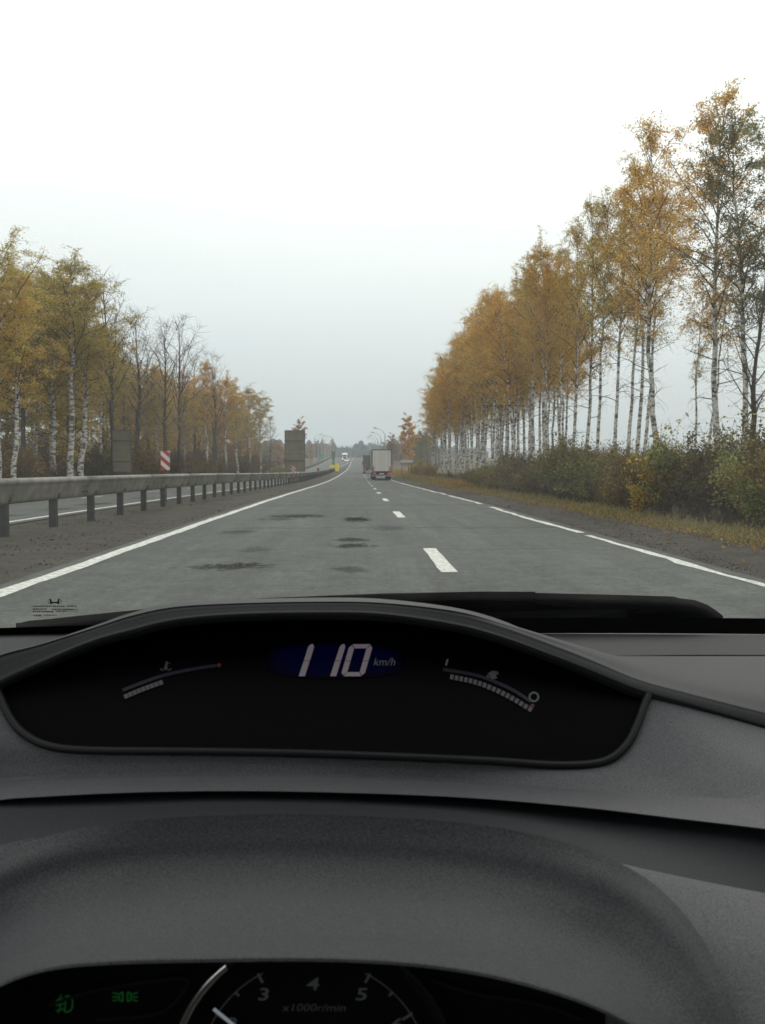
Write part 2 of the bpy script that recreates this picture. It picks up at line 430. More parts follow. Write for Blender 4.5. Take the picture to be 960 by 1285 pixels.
# ------------------------------------------------------------------ signs
def board(px, py0, py1, wpx, X, label, split, name='road_sign'):
    Yb = X * FPX / (px - 450); s = Yb / FPX
    z1 = 1.25 + (588 - py0) * s; z0 = 1.25 + (588 - py1) * s; zs = 1.25 + (588 - split) * s; hw = wpx * s / 2
    r = empty(name, (X, Yb, gz(Yb))); tag(r, label, 'sign'); g0 = gz(Yb)
    MB().box(-hw, hw, 0, .03, zs + .02 - g0, z1 - g0).build('panel', M['signback'], r)
    MB().box(-hw, hw, 0, .03, z0 - g0, zs - .02 - g0).build('panel', M['signback'], r)
    fr = MB(); e = .035 * s * 20
    fr.box(-hw - e, -hw, -.03, .05, z0 - g0 - e, z1 - g0 + e); fr.box(hw, hw + e, -.03, .05, z0 - g0 - e, z1 - g0 + e)
    fr.box(-hw, hw, -.028, .048, z1 - g0, z1 - g0 + e); fr.box(-hw, hw, -.028, .048, z0 - g0 - e, z0 - g0)
    fr.build('frame', M['signframe'], r)
    for zz in (.25, .75):
        q = z0 + (z1 - z0) * zz - g0
        MB().box(-hw * .96, hw * .96, -.05, -.002, q - .035, q + .035).build('rail', M['signframe'], r)
    for sx in (-.55, .55): MB().tube([(hw * sx, .06, -.3), (hw * sx, .06, z1 - g0 - .1)], .05, 8).build('post', M['signframe'], r)
    return r
board(370.5, 541, 591, 24, -7.3, 'large grey back of a two-panel road sign rising behind the median guard rail', 567)
board(156, 541, 592, 22, -17.6, 'dim grey back of a two-panel sign before the left-hand trees', 566)

def striped(px, py0, py1, wpx, X, label, n=2):
    Yb = X * FPX / (px - 450); s = Yb / FPX; g0 = gz(Yb)
    z1 = 1.25 + (588 - py0) * s - g0; z0 = 1.25 + (588 - py1) * s - g0; hw = wpx * s / 2
    r = empty('hazard_marker', (X, Yb, g0)); tag(r, label, 'sign')
    MB().box(-hw, hw, 0, .02, z0, z1).build('panel', M['white'], r)
    H = z1 - z0; W = 2 * hw; band = H / (2 * n) ; slope = .9
    for i in range(-1, n + 1):                      # red bars falling to the right, clipped to the panel
        lo = z0 + (2 * i + .5) * band + slope * W * .5
        quad = [(-hw, lo + slope*W*.5), (hw, lo - slope*W*.5), (hw, lo - slope*W*.5 + band), (-hw, lo + slope*W*.5 + band)]
        def clip(poly, f, inside):
            res = []
            for a, b in zip(poly, poly[1:] + poly[:1]):
                ia, ib = inside(a), inside(b)
                if ia: res.append(a)
                if ia != ib:
                    t = (f - a[1]) / (b[1] - a[1]); res.append((a[0] + (b[0]-a[0])*t, f))
            return res
        q = clip(quad, z0, lambda p: p[1] >= z0)
        if len(q) > 2: q = clip(q, z1, lambda p: p[1] <= z1)
        if len(q) > 2: MB().prism([(a, -.004, b) for a, b in q], (0, .003, 0)).build('stripe', M['red'], r)
    MB().tube([(0, .05, -.3), (0, .05, z1 - .05)], .03, 8).build('post', M['signframe'], r)
striped(209.5, 566, 590, 11, -7.35, 'red and white diagonally striped marker plate above the median rail')
striped(368.5, 585, 593, 5.5, -6.95, 'small striped marker at the foot of the large grey sign back', 2)

Yb = 400; r = empty('road_sign', (-17.3, Yb, gz(Yb))); tag(r, 'small green direction sign far off beside the oncoming road', 'sign')
MB().box(-1.1, 1.1, 0, .05, 1.6, 4.0).build('panel', M['green'], r)
MB().box(-1.16, 1.16, .051, .08, 1.54, 4.06).build('backing', M['white'], r)
for sx in (-.7, .7): MB().tube([(sx, .14, -.2), (sx, .14, 3.9)], .06, 8).build('post', M['post'], r)
Yb = 146; r = empty('place_sign', (8.1, Yb, gz(Yb))); tag(r, 'narrow white name board on two posts beside the right verge', 'sign')
MB().box(-1.05, 1.05, 0, .05, 2.35, 2.85).build('panel', M['white'], r)
MB().box(-1.08, 1.08, .052, .08, 2.32, 2.88).build('frame', M['signframe'], r)
for sx in (-.8, .8): MB().tube([(sx, .12, -.2), (sx, .12, 2.85)], .05, 8).build('post', M['post'], r)
Yb = 165; r = empty('delineator', (-8.0 + .35, Yb, gz(Yb))); tag(r, 'small red marker post by the oncoming lane near the crash cushion', 'marker post')
MB().box(-.2, .2, -.05, .05, 0, .55).build('shaft', M['signframe'], r); MB().box(-.22, .22, -.06, .06, .552, 1.3).build('reflector', M['red'], r)

# ------------------------------------------------------------------ street lamps
def street_lamp(X, Y, H, side, label, group):
    r = empty('street_lamp', (X, Y, gz(Y))); tag(r, label, 'street lamp', group)
    MB().tube([(0,0,-.3),(0,0,H*.55),(0,0,H-1.2)], [.20,.16,.12], 10).build('pole', M['lamp'], r)
    MB().tube([(0,0,H-1.22),(side*.5,0,H-.35),(side*1.3,0,H+.25),(side*2.3,0,H+.55)], [.08,.07,.06,.05], 8).build('arm', M['lamp'], r)
    hd = MB(); hd.tube([(side*2.2,0,H+.53),(side*2.5,0,H+.6),(side*3.0,0,H+.72),(side*3.2,0,H+.74)], [.08,.17,.17,.08], 8); hd.build('lamp_head', M['lamp'], r)
lampn = ['nearest', 'second', 'third', 'fourth', 'fifth']
for i, (X, Y) in enumerate([(7.3, 240), (7.3, 282), (7.3, 330), (7.3, 385), (7.3, 450)]):
    street_lamp(X, Y, 11.2, -1, lampn[i] + ' curved-arm street lamp on the right roadside beyond the lorries', 'street lamps on the right')
for i, (X, Y) in enumerate([(-18.3, 360), (-18.3, 395), (-18.3, 430), (-18.3, 480)]):
    street_lamp(X, Y, 12.0, 1, lampn[i] + ' street lamp on the left roadside beyond the grey sign', 'street lamps on the left')

# ------------------------------------------------------------------ vehicles
VM = dict(body=simple('lorry_body', (.66, .64, .59), .55, noise=.06), side=simple('lorry_side_shaded', (.16, .165, .17), .6, noise=.1),  # cargo side much darker than the doors: its shadow-side shade is in the colour
          frame=simple('lorry_frame', (.10, .10, .10), .6), chassis=simple('lorry_chassis', (.03, .03, .03), .8),
          tail=simple('tail_lamp', (.55, .03, .02), .3, emis=(1, .10, .08), es=.35), plate=simple('number_plate', (.6, .6, .6), .5),
          tyre=simple('tyre_rubber', (.02, .02, .02), .9), rim=simple('wheel_rim', (.3, .3, .3), .4, .5, .6),
          brown=simple('lorry_curtain', (.11, .098, .082), .7, noise=.1), refl=simple('red_reflector', (.3, .09, .08), .5),
          white=simple('cab_white', (.8, .8, .8), .4), glass=simple('cab_glass', (.02, .025, .03), .1), head=simple('head_lamp', (.8, .8, .8), .2, emis=(1, .97, .9), es=4),
          silver=simple('bumper_grey', (.3, .3, .3), .5))
def wheel(parent, x, y, rad=.5, wd=.3):
    a = MB().tube([(-wd/2, 0, 0), (wd/2, 0, 0)], rad, 18); t = a.build('wheel', VM['tyre'], parent, loc=(x, y, rad))
    MB().tube([(-wd/2 - .012, 0, 0), (wd/2 + .012, 0, 0)], rad * .55, 14).build('rim', VM['rim'], t)
def lorry(X, Y, label, door, side, H=3.95, flip=False, cabm='white'):
    r = empty('lorry', (X, Y, gz(Y)), math.pi if flip else 0); tag(r, label, 'lorry', 'lorries on the road')
    W = 1.27; L = 13.2
    MB().box(-W+.03, W-.03, .06, L, 1.18, H-.06).build('cargo_box', side, r)
    fr = MB(); fr.box(-W, -W+.10, 0, .14, 1.1, H-.12); fr.box(W-.10, W, 0, .14, 1.1, H-.12); fr.box(-W, W, -.005, .14, H-.12, H); fr.box(-W, W, -.005, .14, 1.02, 1.16)
    fr.build('rear_frame', VM['frame'], r)
    for s in (-1, 1):
        d = MB().box(min(s*.012, s*(W-.105)), max(s*.012, s*(W-.105)), .0, .05, 1.17, H-.13).build('rear_door', door, r)
        for q in (.3, .85): MB().tube([(s*q, -.025, 1.2), (s*q, -.025, H-.2)], .016, 6).build('lock_bar', VM['silver'], d)
        MB().box(min(s*1.13, s*.98), max(s*1.13, s*.98), -.02, -.003, 1.2, 1.75).build('reflector', VM['refl'], r)
        tl = MB().box(min(s*.72, s*1.18), max(s*.72, s*1.18), -.06, .1, .76, .93).build('tail_light', VM['tail'], r)
        MB().box(min(s*.72, s*1.2), max(s*.72, s*1.2), .3, .33, .25, .7).build('mud_flap', VM['chassis'], r)
        MB().box(min(s*(W-.02), s*W), max(s*(W-.02), s*W), .16, L, H-.12, H).build('top_rail', VM['frame'], r)
    MB().box(-1.2, 1.2, -.02, .08, .48, .64).build('bumper', VM['silver'], r)
    MB().box(-.3, .3, -.05, -.025, .74, .88).build('number_plate', VM['plate'], r)
    MB().box(-.5, .5, .1, L, .75, 1.17).build('chassis', VM['chassis'], r)
    for yy in (2.2, 3.5, 4.8):
        for s in (-1, 1): wheel(r, s * 1.05, yy)
    for yy in (L - 2.0, L + 2.6):
        for s in (-1, 1): wheel(r, s * 1.05, yy)
    cb = MB(); cb.prism([(-1.22, L+.7, .9), (-1.22, L+3.0, .9), (-1.22, L+3.0, 2.1), (-1.22, L+2.7, 3.0), (-1.22, L+2.2, 3.55), (-1.22, L+.7, 3.8)], (2.44, 0, 0))
    c = cb.build('cab', VM[cabm], r)
    MB().box(-1.1, 1.1, L-1, L+3.1, .45, .95).build('cab_bumper', VM['silver'], r)
    ws = MB(); ws.prism([(-1.08, L+2.99, 2.05), (1.08, L+2.99, 2.05), (1.0, L+2.73, 2.92), (-1.0, L+2.73, 2.92)], (0, .04, .02)); ws.build('windscreen', VM['glass'], c)
    MB().box(-.8, .8, L+3.0, L+3.03, 1.05, 1.9).build('grille', VM['chassis'], c)
    for s in (-1, 1):
        MB().box(min(s*.78, s*1.08), max(s*.78, s*1.08), L+3.08, L+3.14, .62, .85).build('head_light', VM['head'], c)
        MB().box(min(s*1.24, s*1.45), max(s*1.24, s*1.45), L+2.75, L+2.85, 1.9, 2.7).build('mirror', VM['frame'], c)
    return r
lorry(2.98, 112, 'pale grey box lorry ahead with red tail lights, nearest on the road', VM['body'], VM['side'])
lorry(2.25, 186, 'darker brownish lorry partly hidden behind the pale grey lorry', VM['brown'], VM['brown'])
lorry(-7.0, 440 + 16, 'white lorry coming towards the camera on the far opposite lane', VM['white'], VM['white'], flip=True)

def car(X, Y, label, mat, flip=True):
    r = empty('car', (X, Y, gz(Y)), math.pi if flip else 0); tag(r, label, 'car')
    b = MB(); side = [(-2.1,.35),(2.1,.35),(2.15,.7),(1.9,.85),(1.0,.95),(.35,1.42),(-1.1,1.45),(-1.8,1.0),(-2.15,.9)]
    b.prism([(-.85, q, z) for q, z in side], (1.7, 0, 0)); bo = b.build('body', mat, r)
    gl_ = MB(); gl_.prism([(-.72, 1.0, .98), (.72, 1.0, .98), (.66, .4, 1.40), (-.66, .4, 1.40)], (0, .03, .03)); gl_.build('windscreen', VM['glass'], bo)
    for s in (-1, 1):
        MB().box(min(s*.5, s*.8), max(s*.5, s*.8), 2.1, 2.17, .6, .75).build('head_light', VM['head'], bo)
        for yy in (-1.3, 1.35): wheel(r, s * .76, yy, .32, .2)
car(-5.9, 430, 'white car with lit headlights beside the oncoming white lorry', VM['white'])
car(1.0, 610, 'tiny dark car near the crest of the road', VM['chassis'], False)

# ------------------------------------------------------------------ trees
def leaves_mesh(name, pts, size, rnd, mat, droop=.3, aspect=.62):
    """one small diamond per point"""
    n = len(pts)
    d = rnd.normal(size=(n, 3)); d[:, 2] -= droop; d /= np.linalg.norm(d, axis=1)[:, None]
    u = np.cross(d, rnd.normal(size=(n, 3))); u /= np.linalg.norm(u, axis=1)[:, None]
    s = (size * rnd.uniform(.6, 1.35, n))[:, None]
    V = np.empty((n, 4, 3)); V[:, 0] = pts; V[:, 1] = pts + d*s*.5 + u*s*.5*aspect; V[:, 2] = pts + d*s; V[:, 3] = pts + d*s*.5 - u*s*.5*aspect
    F = np.arange(n * 4).reshape(n, 4)
    return mesh(name, V.reshape(-1, 3), F, mat)

def grow(seed, H=15, cb=6.5, cr_=2.1, nlimb=30, ntw=9, nleaf=9000, lsize=.10, tr=.15, bark='birch', lean=.3, rise=(.55, 1.1), droop=1.0, top=.97, shape=.35, fork=False, low=6, twig_r=.008, twl=(.5, 1.3), topexp=.85, leaf_top=2.0):
    rnd = np.random.RandomState(seed)
    m = 13; zz = np.linspace(-.3, H * top, m)
    wx = np.cumsum(rnd.normal(0, .07, m)) + np.linspace(0, rnd.uniform(-lean, lean), m); wy = np.cumsum(rnd.normal(0, .07, m))
    wx -= wx[0]; wy -= wy[0]
    path = np.stack([wx, wy, zz], 1); tt = zz / H
    rad = np.maximum(tr * (1 - .93 * np.clip(tt, 0, 1)), .012); rad[0] *= 1.25
    trunk = MB().tube(path.tolist(), rad.tolist(), 7, False)
    lim = MB(); pts = []; wts = []
    at = lambda z: np.array([np.interp(z, zz, wx), np.interp(z, zz, wy), z])
    for i in range(nlimb + low):
        bare = i >= nlimb
        if bare: z = rnd.uniform(cb * .45, cb * 1.0)
        else: z = cb * .82 + (H * top - cb * .82) * ((i + rnd.uniform(0, 1)) / nlimb) ** .9
        f = (z - cb * .82) / (H - cb * .82)
        if bare: L = rnd.uniform(.6, 1.5) * cr_ / 2
        else:
            pr = (f / shape) ** .6 if f < shape else ((1 - f) / (1 - shape)) ** topexp
            L = cr_ * max(pr, .12) * rnd.uniform(.72, 1.15)
        az = i * 2.399 + rnd.uniform(-.5, .5); el = rnd.uniform(*rise) * (1 if not bare else .45)
        if not bare and f > .75: el = min(1.35, el + .3)
        L3 = L / max(math.cos(el), .35)
        p = at(z); dirv = np.array([math.cos(az)*math.cos(el), math.sin(az)*math.cos(el), math.sin(el)])
        q = [p]; ns = 5
        for k in range(ns):
            dirv = dirv + rnd.normal(0, .10, 3); dirv[2] -= .10 * droop * (k / ns); dirv /= np.linalg.norm(dirv)
            q.append(q[-1] + dirv * L3 / ns)
        r0 = max(np.interp(z, zz, rad) * (.42 if not bare else .2), .012)
        lim.tube([tuple(a) for a in q], [r0 * (1 - .85 * k / ns) + .004 for k in range(ns + 1)], 4, False)
        nt_ = max(3, int(ntw * (.5 + L / cr_))) if not bare else 3
        for j in range(nt_):
            t = rnd.uniform(.2, 1.0) * ns; k = min(int(t), ns - 1); s0 = q[k] + (q[k+1] - q[k]) * (t - k)
            d = (q[k+1] - q[k]); d = d / np.linalg.norm(d) * .6 + rnd.normal(0, .55, 3); d /= np.linalg.norm(d)
            tl = rnd.uniform(*twl) * (.6 + .5 * (1 - f if not bare else .3)); w_ = [s0]
            for k2 in range(3):
                d = d + np.array([0, 0, -.28 * droop]) + rnd.normal(0, .12, 3); d /= np.linalg.norm(d)
                w_.append(w_[-1] + d * tl / 3)
            lim.tube([tuple(a) for a in w_], [twig_r, twig_r * .8, twig_r * .6, twig_r * .35], 3, False)
            if not bare: wts.append(np.array(w_))
    crown = None
    if nleaf:
        W_ = np.array(wts); n = nleaf
        dens = rnd.gamma(1.6, 1, len(W_)); dens /= dens.sum()           # some twigs full, some nearly bare
        idx = rnd.choice(len(W_), n, p=dens); t = rnd.uniform(.05, 3, n); k = np.minimum(t.astype(int), 2); fr = (t - k)[:, None]
        pts = W_[idx, k] * (1 - fr) + W_[idx, k + 1] * fr + rnd.normal(0, .085, (n, 3))
        pts = pts[pts[:, 2] < H * leaf_top * rnd.uniform(.8, 1.05, n)]
        crown = leaves_mesh('crown', pts, lsize, rnd, M['leaf'])
    bk = M['birch'] if bark == 'birch' else M['bark']
    return (mesh('trunk', trunk.V, trunk.F, bk, True), mesh('branches', lim.V, lim.F, M['twig'], True), crown, H)

BIRCH = [grow(11 + i, cb=c, cr_=r_, nleaf=int(n_ * 1.6), shape=s_, tr=t_, nlimb=42, ntw=12, lsize=.085) for i, (c, r_, n_, s_, t_) in enumerate(
    [(6.6, 2.2, 12000, .35, .16), (7.6, 2.0, 10500, .30, .15), (8.4, 2.0, 11000, .42, .14), (6.4, 2.5, 14000, .45, .17), (8.8, 1.8, 8500, .38, .13), (8.2, 2.2, 11000, .38, .14)])]
THIN = [grow(31, cb=9.5, cr_=1.3, nleaf=3000, nlimb=18, tr=.12, lean=1.2), grow(32, cb=9, cr_=1.5, nleaf=3600, nlimb=18, tr=.12, lean=1.6, low=9)]
AIRY = [grow(91 + i, cb=c, cr_=r_, nleaf=n_, shape=s_, tr=t_, nlimb=36, ntw=12, lsize=.08, low=9, lean=.5) for i, (c, r_, n_, s_, t_) in enumerate(
    [(6.8, 2.1, 15000, .38, .14), (7.8, 1.9, 13000, .32, .13), (8.6, 1.8, 10500, .42, .115), (6.6, 2.3, 16000, .45, .14), (9.0, 1.6, 8500, .4, .11), (8.2, 2.0, 13000, .4, .125)])]
BARE = [grow(41, cb=5.0, cr_=2.6, nleaf=1500, nlimb=24, ntw=13, tr=.20, bark='dark', rise=(.85, 1.25), droop=.05, low=3, twig_r=.014, twl=(.8, 1.9), shape=.45, leaf_top=.6),
        grow(42, cb=4.0, cr_=2.3, nleaf=6000, nlimb=28, ntw=13, tr=.18, bark='dark', rise=(.85, 1.25), droop=.1, low=3, twig_r=.012, twl=(.8, 1.8), shape=.5, leaf_top=.68),
        grow(43, cb=4.5, cr_=2.3, nleaf=11000, nlimb=30, ntw=12, tr=.16, bark='dark', rise=(.7, 1.15), droop=.3, low=4, twig_r=.010, shape=.4, leaf_top=.82)]
BROAD = [grow(51, cb=2.0, cr_=3.6, nleaf=14000, nlimb=44, ntw=11, lsize=.2, tr=.2, bark='dark', low=0, shape=.45, rise=(.3, .9)),
         grow(52, cb=2.6, cr_=3.3, nleaf=13000, nlimb=44, ntw=11, lsize=.2, tr=.2, bark='dark', low=0, shape=.5, rise=(.5, 1.1)),
         grow(53, cb=1.5, cr_=2.6, nleaf=17000, nlimb=44, ntw=12, lsize=.13, tr=.14, bark='birch', low=0, shape=.5, rise=(.4, 1.0))]
ROUND = grow(61, cb=3.4, cr_=2.5, nleaf=15000, nlimb=46, ntw=12, lsize=.24, tr=.18, bark='dark', low=0, shape=.5, rise=(.35, 1.0), droop=.5, topexp=.5)
TR = random.Random(5)
def tree(proto, X, Y, H, label, group, tint, sx=1.0, name='birch_tree', leanx=0, leany=0):
    t, b, c, h0 = proto
    r = empty(name, (X, Y, gz(Y) - .05), TR.uniform(0, 6.28)); s = H / h0 / 1.03; q = s ** .6 * sx
    r.scale = (q, q, s)
    if leanx or leany:
        r.rotation_mode = 'ZYX'; rzv = r.rotation_euler.z
        r.rotation_mode = 'QUATERNION'
        r.rotation_quaternion = Euler((leany, leanx, 0)).to_quaternion() @ Euler((0, 0, rzv)).to_quaternion()
    tag(r, label, 'tree', group)
    obj('trunk', t, r); obj('branches', b, r)
    if c:
        o = obj('crown', c, r); j = TR.uniform(.85, 1.15); o.color = (tint[0]*j, tint[1]*j*TR.uniform(.93, 1.07), tint[2]*j, 1)
    return r
GOLD, ORANGE, OLIVE, GREEN, BROWN, RUST = (.62,.41,.115), (.63,.375,.095), (.48,.36,.11), (.25,.235,.12), (.34,.245,.14), (.44,.26,.12)
_ones = ['', 'first', 'second', 'third', 'fourth', 'fifth', 'sixth', 'seventh', 'eighth', 'ninth', 'tenth', 'eleventh', 'twelfth', 'thirteenth', 'fourteenth', 'fifteenth', 'sixteenth', 'seventeenth', 'eighteenth', 'nineteenth']
_tens = {2: ('twentieth', 'twenty'), 3: ('thirtieth', 'thirty'), 4: ('fortieth', 'forty'), 5: ('fiftieth', 'fifty'), 6: ('sixtieth', 'sixty')}
ORD = [(_ones[k] if k < 20 else (_tens[k // 10][0] if k % 10 == 0 else _tens[k // 10][1] + '-' + _ones[k % 10])) for k in range(1, 70)]
def top_r(px): return float(np.interp(px, [535,545,570,600,650,690,735,760,800,830,865,905,960], [500,478,425,378,345,302,248,232,175,140,150,98,92]))
def height_for(px, X, topy):
    Y = X * FPX / (px - 450); return Y, 1.25 + (588 - topy) * Y / FPX - gz(Y)
near = [  # px, X, top y (None = silhouette), proto, tint, width, label
    (985, 14.6, 112, AIRY[3], GREEN, 1.0, 'grey-green leaved birch at the right edge of the picture'),
    (943, 13.6, 122, AIRY[5], GREEN, 1.05, 'tall birch with dark green upper crown, nearest the right edge'),
    (902, 13.2, 97, AIRY[0], GOLD, 1.0, 'tall white-stemmed birch with gold lower crown, second from right edge'),
    (884, 13.9, 300, THIN[0], OLIVE, .8, 'thin bare leaning birch stem in the gap right of the gold birch'),
    (872, 14.4, 330, THIN[1], OLIVE, .7, 'shorter slim bare birch stem leaning in the sky gap'),
    (829, 13.0, 140, AIRY[1], GOLD, 1.08, 'peaked gold birch whose stem shows against open sky'),
    (812, 14.8, 235, AIRY[4], OLIVE, 1.0, 'lower birch just left of the peaked gold birch'),
    (797, 13.4, 200, AIRY[2], GOLD, 1.0, 'gold birch with straight spotted stem, two left of the peaked one'),
    (786, 15.2, 240, THIN[1], OLIVE, 1.0, 'slim spotted birch stem behind the bushes left of the peaked birch'),
    (771, 13.2, 222, AIRY[5], GOLD, .9, 'birch with broad amber crown standing where the grove thins out'),
    (752, 12.7, 238, AIRY[4], OLIVE, 1.0, 'birch with thin pale crown at the near end of the dense grove'),
    (738, 14.6, 250, AIRY[0], OLIVE, .9, 'birch with feathery grey-gold top beside the near end of the grove'),
    (718, 13.2, 275, AIRY[1], GOLD, .9, 'gap-side gold birch with two long bare side branches'),
    (707, 15.5, 300, AIRY[2], OLIVE, .9, 'olive-gold birch just inside the dense right-hand grove'),
]
for i, (px, X, ty, pr, tn, sx, lb) in enumerate(near):
    Y, H = height_for(px, X, ty if ty else top_r(px))
    lx = .09 if 'leaning' in lb else TR.uniform(-.025, .025)
    tree(pr, X, Y, H, lb, 'birches of the right-hand grove', tn, sx, leanx=lx)
Y, H = height_for(950, 12.6, 330)
tree(BARE[0], 12.6, Y, H, 'bare dark-stemmed tree with spreading twigs at the right edge', None, BROWN, 1.0, 'bare_tree')
i = 0; Y = 57.0
while Y < 152:
    X = 12.6 + TR.uniform(-.5, .6); px = 450 + X * FPX / Y
    H = height_for(px, X, top_r(px) + TR.uniform(-10, 26) * (px - 450) / 200)[1]
    f = (Y - 57) / 105
    tn = GOLD if TR.random() < .45 else ORANGE
    if TR.random() < .12: tn = OLIVE
    lb = (ORD[i] + ' birch along the front edge of the dense right-hand grove, counted from its near end') if i < 30 else 'far birch in the front edge of the right-hand grove'
    tree(TR.choice([BIRCH[1], BIRCH[2], BIRCH[4], BIRCH[5], BIRCH[2], BIRCH[5], BIRCH[0]] if Y > 80 else [AIRY[1], AIRY[2], AIRY[5], BIRCH[5], BIRCH[2]]), X, Y, H, lb, 'birches of the right-hand grove', tn, TR.uniform(.85, 1.25), leanx=TR.uniform(-.03, .03), leany=TR.uniform(-.02, .02))
    i += 1; Y += TR.uniform(3.0, 4.4)
for row, (Xr, y0) in enumerate([(15.0, 64), (17.6, 72), (20.5, 84)]):
    Y = y0
    bi = 0
    while Y < 156:
        X = Xr + TR.uniform(-.7, .7); px = 450 + X * FPX / Y
        H = min(height_for(450 + 12.6 * FPX / Y, 12.6, top_r(450 + 12.6 * FPX / Y))[1] + TR.uniform(-1, 2.0), 20)
        bi += 1
        tree(TR.choice([BIRCH[2], BIRCH[4], BIRCH[5], BIRCH[1]]), X, Y, H, ORD[bi - 1] + ' slender birch from the near end, in row ' + ('two', 'three', 'four')[row] + ' of the right-hand grove', 'inner birches of the right-hand grove', TR.choice([GOLD, GOLD, ORANGE, OLIVE]), 1.0)
        Y += TR.uniform(4.2, 6.2)
# trees past the grove
for (px, X, ty, pr, tn, sx, lb) in [
    (513, 12.5, 525, ROUND, ORANGE, 1.0, 'lone rounded orange tree past the end of the right grove'),
    (493, 11.5, 547, ROUND, BROWN, 1.0, 'small brownish tree left of the lone orange tree'),
    (527, 17, 540, BROAD[0], GREEN, 1.1, 'low green tree right of the lone orange tree'),
    (536, 22, 541, BROAD[0], GREEN, 1.3, 'green bushy tree tucked behind the far end of the right grove'),
    (519, 24, 548, BROAD[0], GREEN, 1.3, 'dull green tree behind the lone orange tree'),
    (503, 19, 550, BROAD[1], BROWN, 1.2, 'brown tree between the lamp posts and the lone orange tree'),
    (488, 14, 553, BROAD[0], BROWN, 1.2, 'brown tree under the right-hand street lamps'),
    (482, 13.5, 555, BROAD[1], BROWN, 1.2, 'far brown tree beside the top of the lorry')]:
    Y, H = height_for(px, X, ty); tree(pr, X, Y, H, lb, None, tn, sx, 'roadside_tree')

# left-hand wood
def top_l(px): return float(np.interp(px, [-60,0,40,62,92,120,150,195,215,240,265,285,320,336,345], [290,298,302,330,315,345,390,420,425,430,445,462,484,505,530]))
left = [  # px, X, top, proto, tint, sx, label
    (-45, -19, 300, BIRCH[3], OLIVE, 1.5, 'olive-gold birch at the left edge of the picture'),
    (6, -20, 298, BIRCH[3], OLIVE, 1.5, 'tall golden-olive birch, first whole tree from the left edge'),
    (22, -19, 330, BIRCH[0], GOLD, 1.2, 'birch with two white stems showing near the left edge'),
    (50, -24, 350, BIRCH[2], GOLD, 1.3, 'amber birch filling the dip between the two big left birches'),
    (88, -19.5, 313, BIRCH[5], OLIVE, 1.65, 'broad rounded olive-gold birch, tallest at left'),
    (104, -19.0, 335, BIRCH[0], OLIVE, 1.5, 'birch with close white stems right of the broad olive one'),
    (70, -22, 340, BIRCH[3], OLIVE, 1.4, 'olive birch behind the broad rounded one'),
    (128, -23, 400, BIRCH[1], OLIVE, 1.2, 'half-hidden olive birch left of the dark bare tree'),
    (144, -18.8, 345, BARE[0], BROWN, 1.15, 'tall dark bare tree with forked top branches on the left'),
    (172, -21, 385, BARE[1], BROWN, 1.2, 'brownish nearly bare tree beside the tall dark one'),
    (160, -25, 410, BARE[2], RUST, 1.3, 'russet thin-leaved tree behind the tall dark bare tree'),
    (190, -24, 420, BARE[2], BROWN, 1.3, 'brown thin-leaved tree above the striped marker'),
    (208, -19.5, 400, BARE[1], BROWN, 1.2, 'second bare brown tree with upright twigs on the left'),
    (228, -19.0, 398, BARE[0], BROWN, 1.15, 'bare dark tree with fanning upright branches in mid left row'),
    (246, -22, 440, BARE[2], OLIVE, 1.3, 'thin olive tree in the middle of the left row'),
    (262, -20, 448, BIRCH[1], GOLD, 1.3, 'golden birch in the middle of the left row'),
    (272, -19.0, 440, BARE[0], BROWN, 1.0, 'last bare dark tree before the ochre far end of the left row'),
    (285, -20.5, 470, BIRCH[3], ORANGE, 1.4, 'orange-gold birch near the far end of the left row'),
    (300, -19.5, 474, BIRCH[0], OLIVE, 1.5, 'ochre birch third from the far end of the left row'),
    (315, -19.5, 482, BIRCH[5], OLIVE, 1.5, 'ochre birch second from the far end of the left row'),
    (327, -19.0, 492, BIRCH[3], OLIVE, 1.4, 'ochre birch closing the far end of the left row'),
    (339, -19.5, 520, BARE[1], BROWN, 1.0, 'small bare grey tree just past the left row'),
]
for (px, X, ty, pr, tn, sx, lb) in left:
    Y, H = height_for(px, X, ty + (12 if px < 120 else 4))
    tree(pr, X, Y, H, lb, 'trees of the left-hand wood', tn, sx, 'bare_tree' if pr in BARE else 'birch_tree')
for lrow, Xr in enumerate((-23, -27.5, -33, -40)):
    Y = 42 - Xr * .4; li = 0
    while Y < 182 - Xr * .6:
        X = Xr + TR.uniform(-1.5, 1.5); px = 450 + X * FPX / Y; ty = top_l(px) + TR.uniform(22, 60) + (6 if 125 < px < 300 else 0)
        H = min(max(1.25 + (588 - ty) * Y / FPX, 6), 17)
        pr = TR.choice([BIRCH[2], BIRCH[5], BARE[2], BROAD[2], BROAD[2], BROAD[2], BARE[2]])
        li += 1
        tree(pr, X, Y, H, ORD[li - 1] + ' slim tree from the near end, in row ' + ('two', 'three', 'four', 'five')[lrow] + ' of the left-hand wood', 'inner trees of the left-hand wood', TR.choice([OLIVE, BROWN, RUST, OLIVE, GOLD]), 1.2, 'woodland_tree')
        Y += TR.uniform(4.6, 7.5) * (1.0 if Xr > -30 else 1.2)
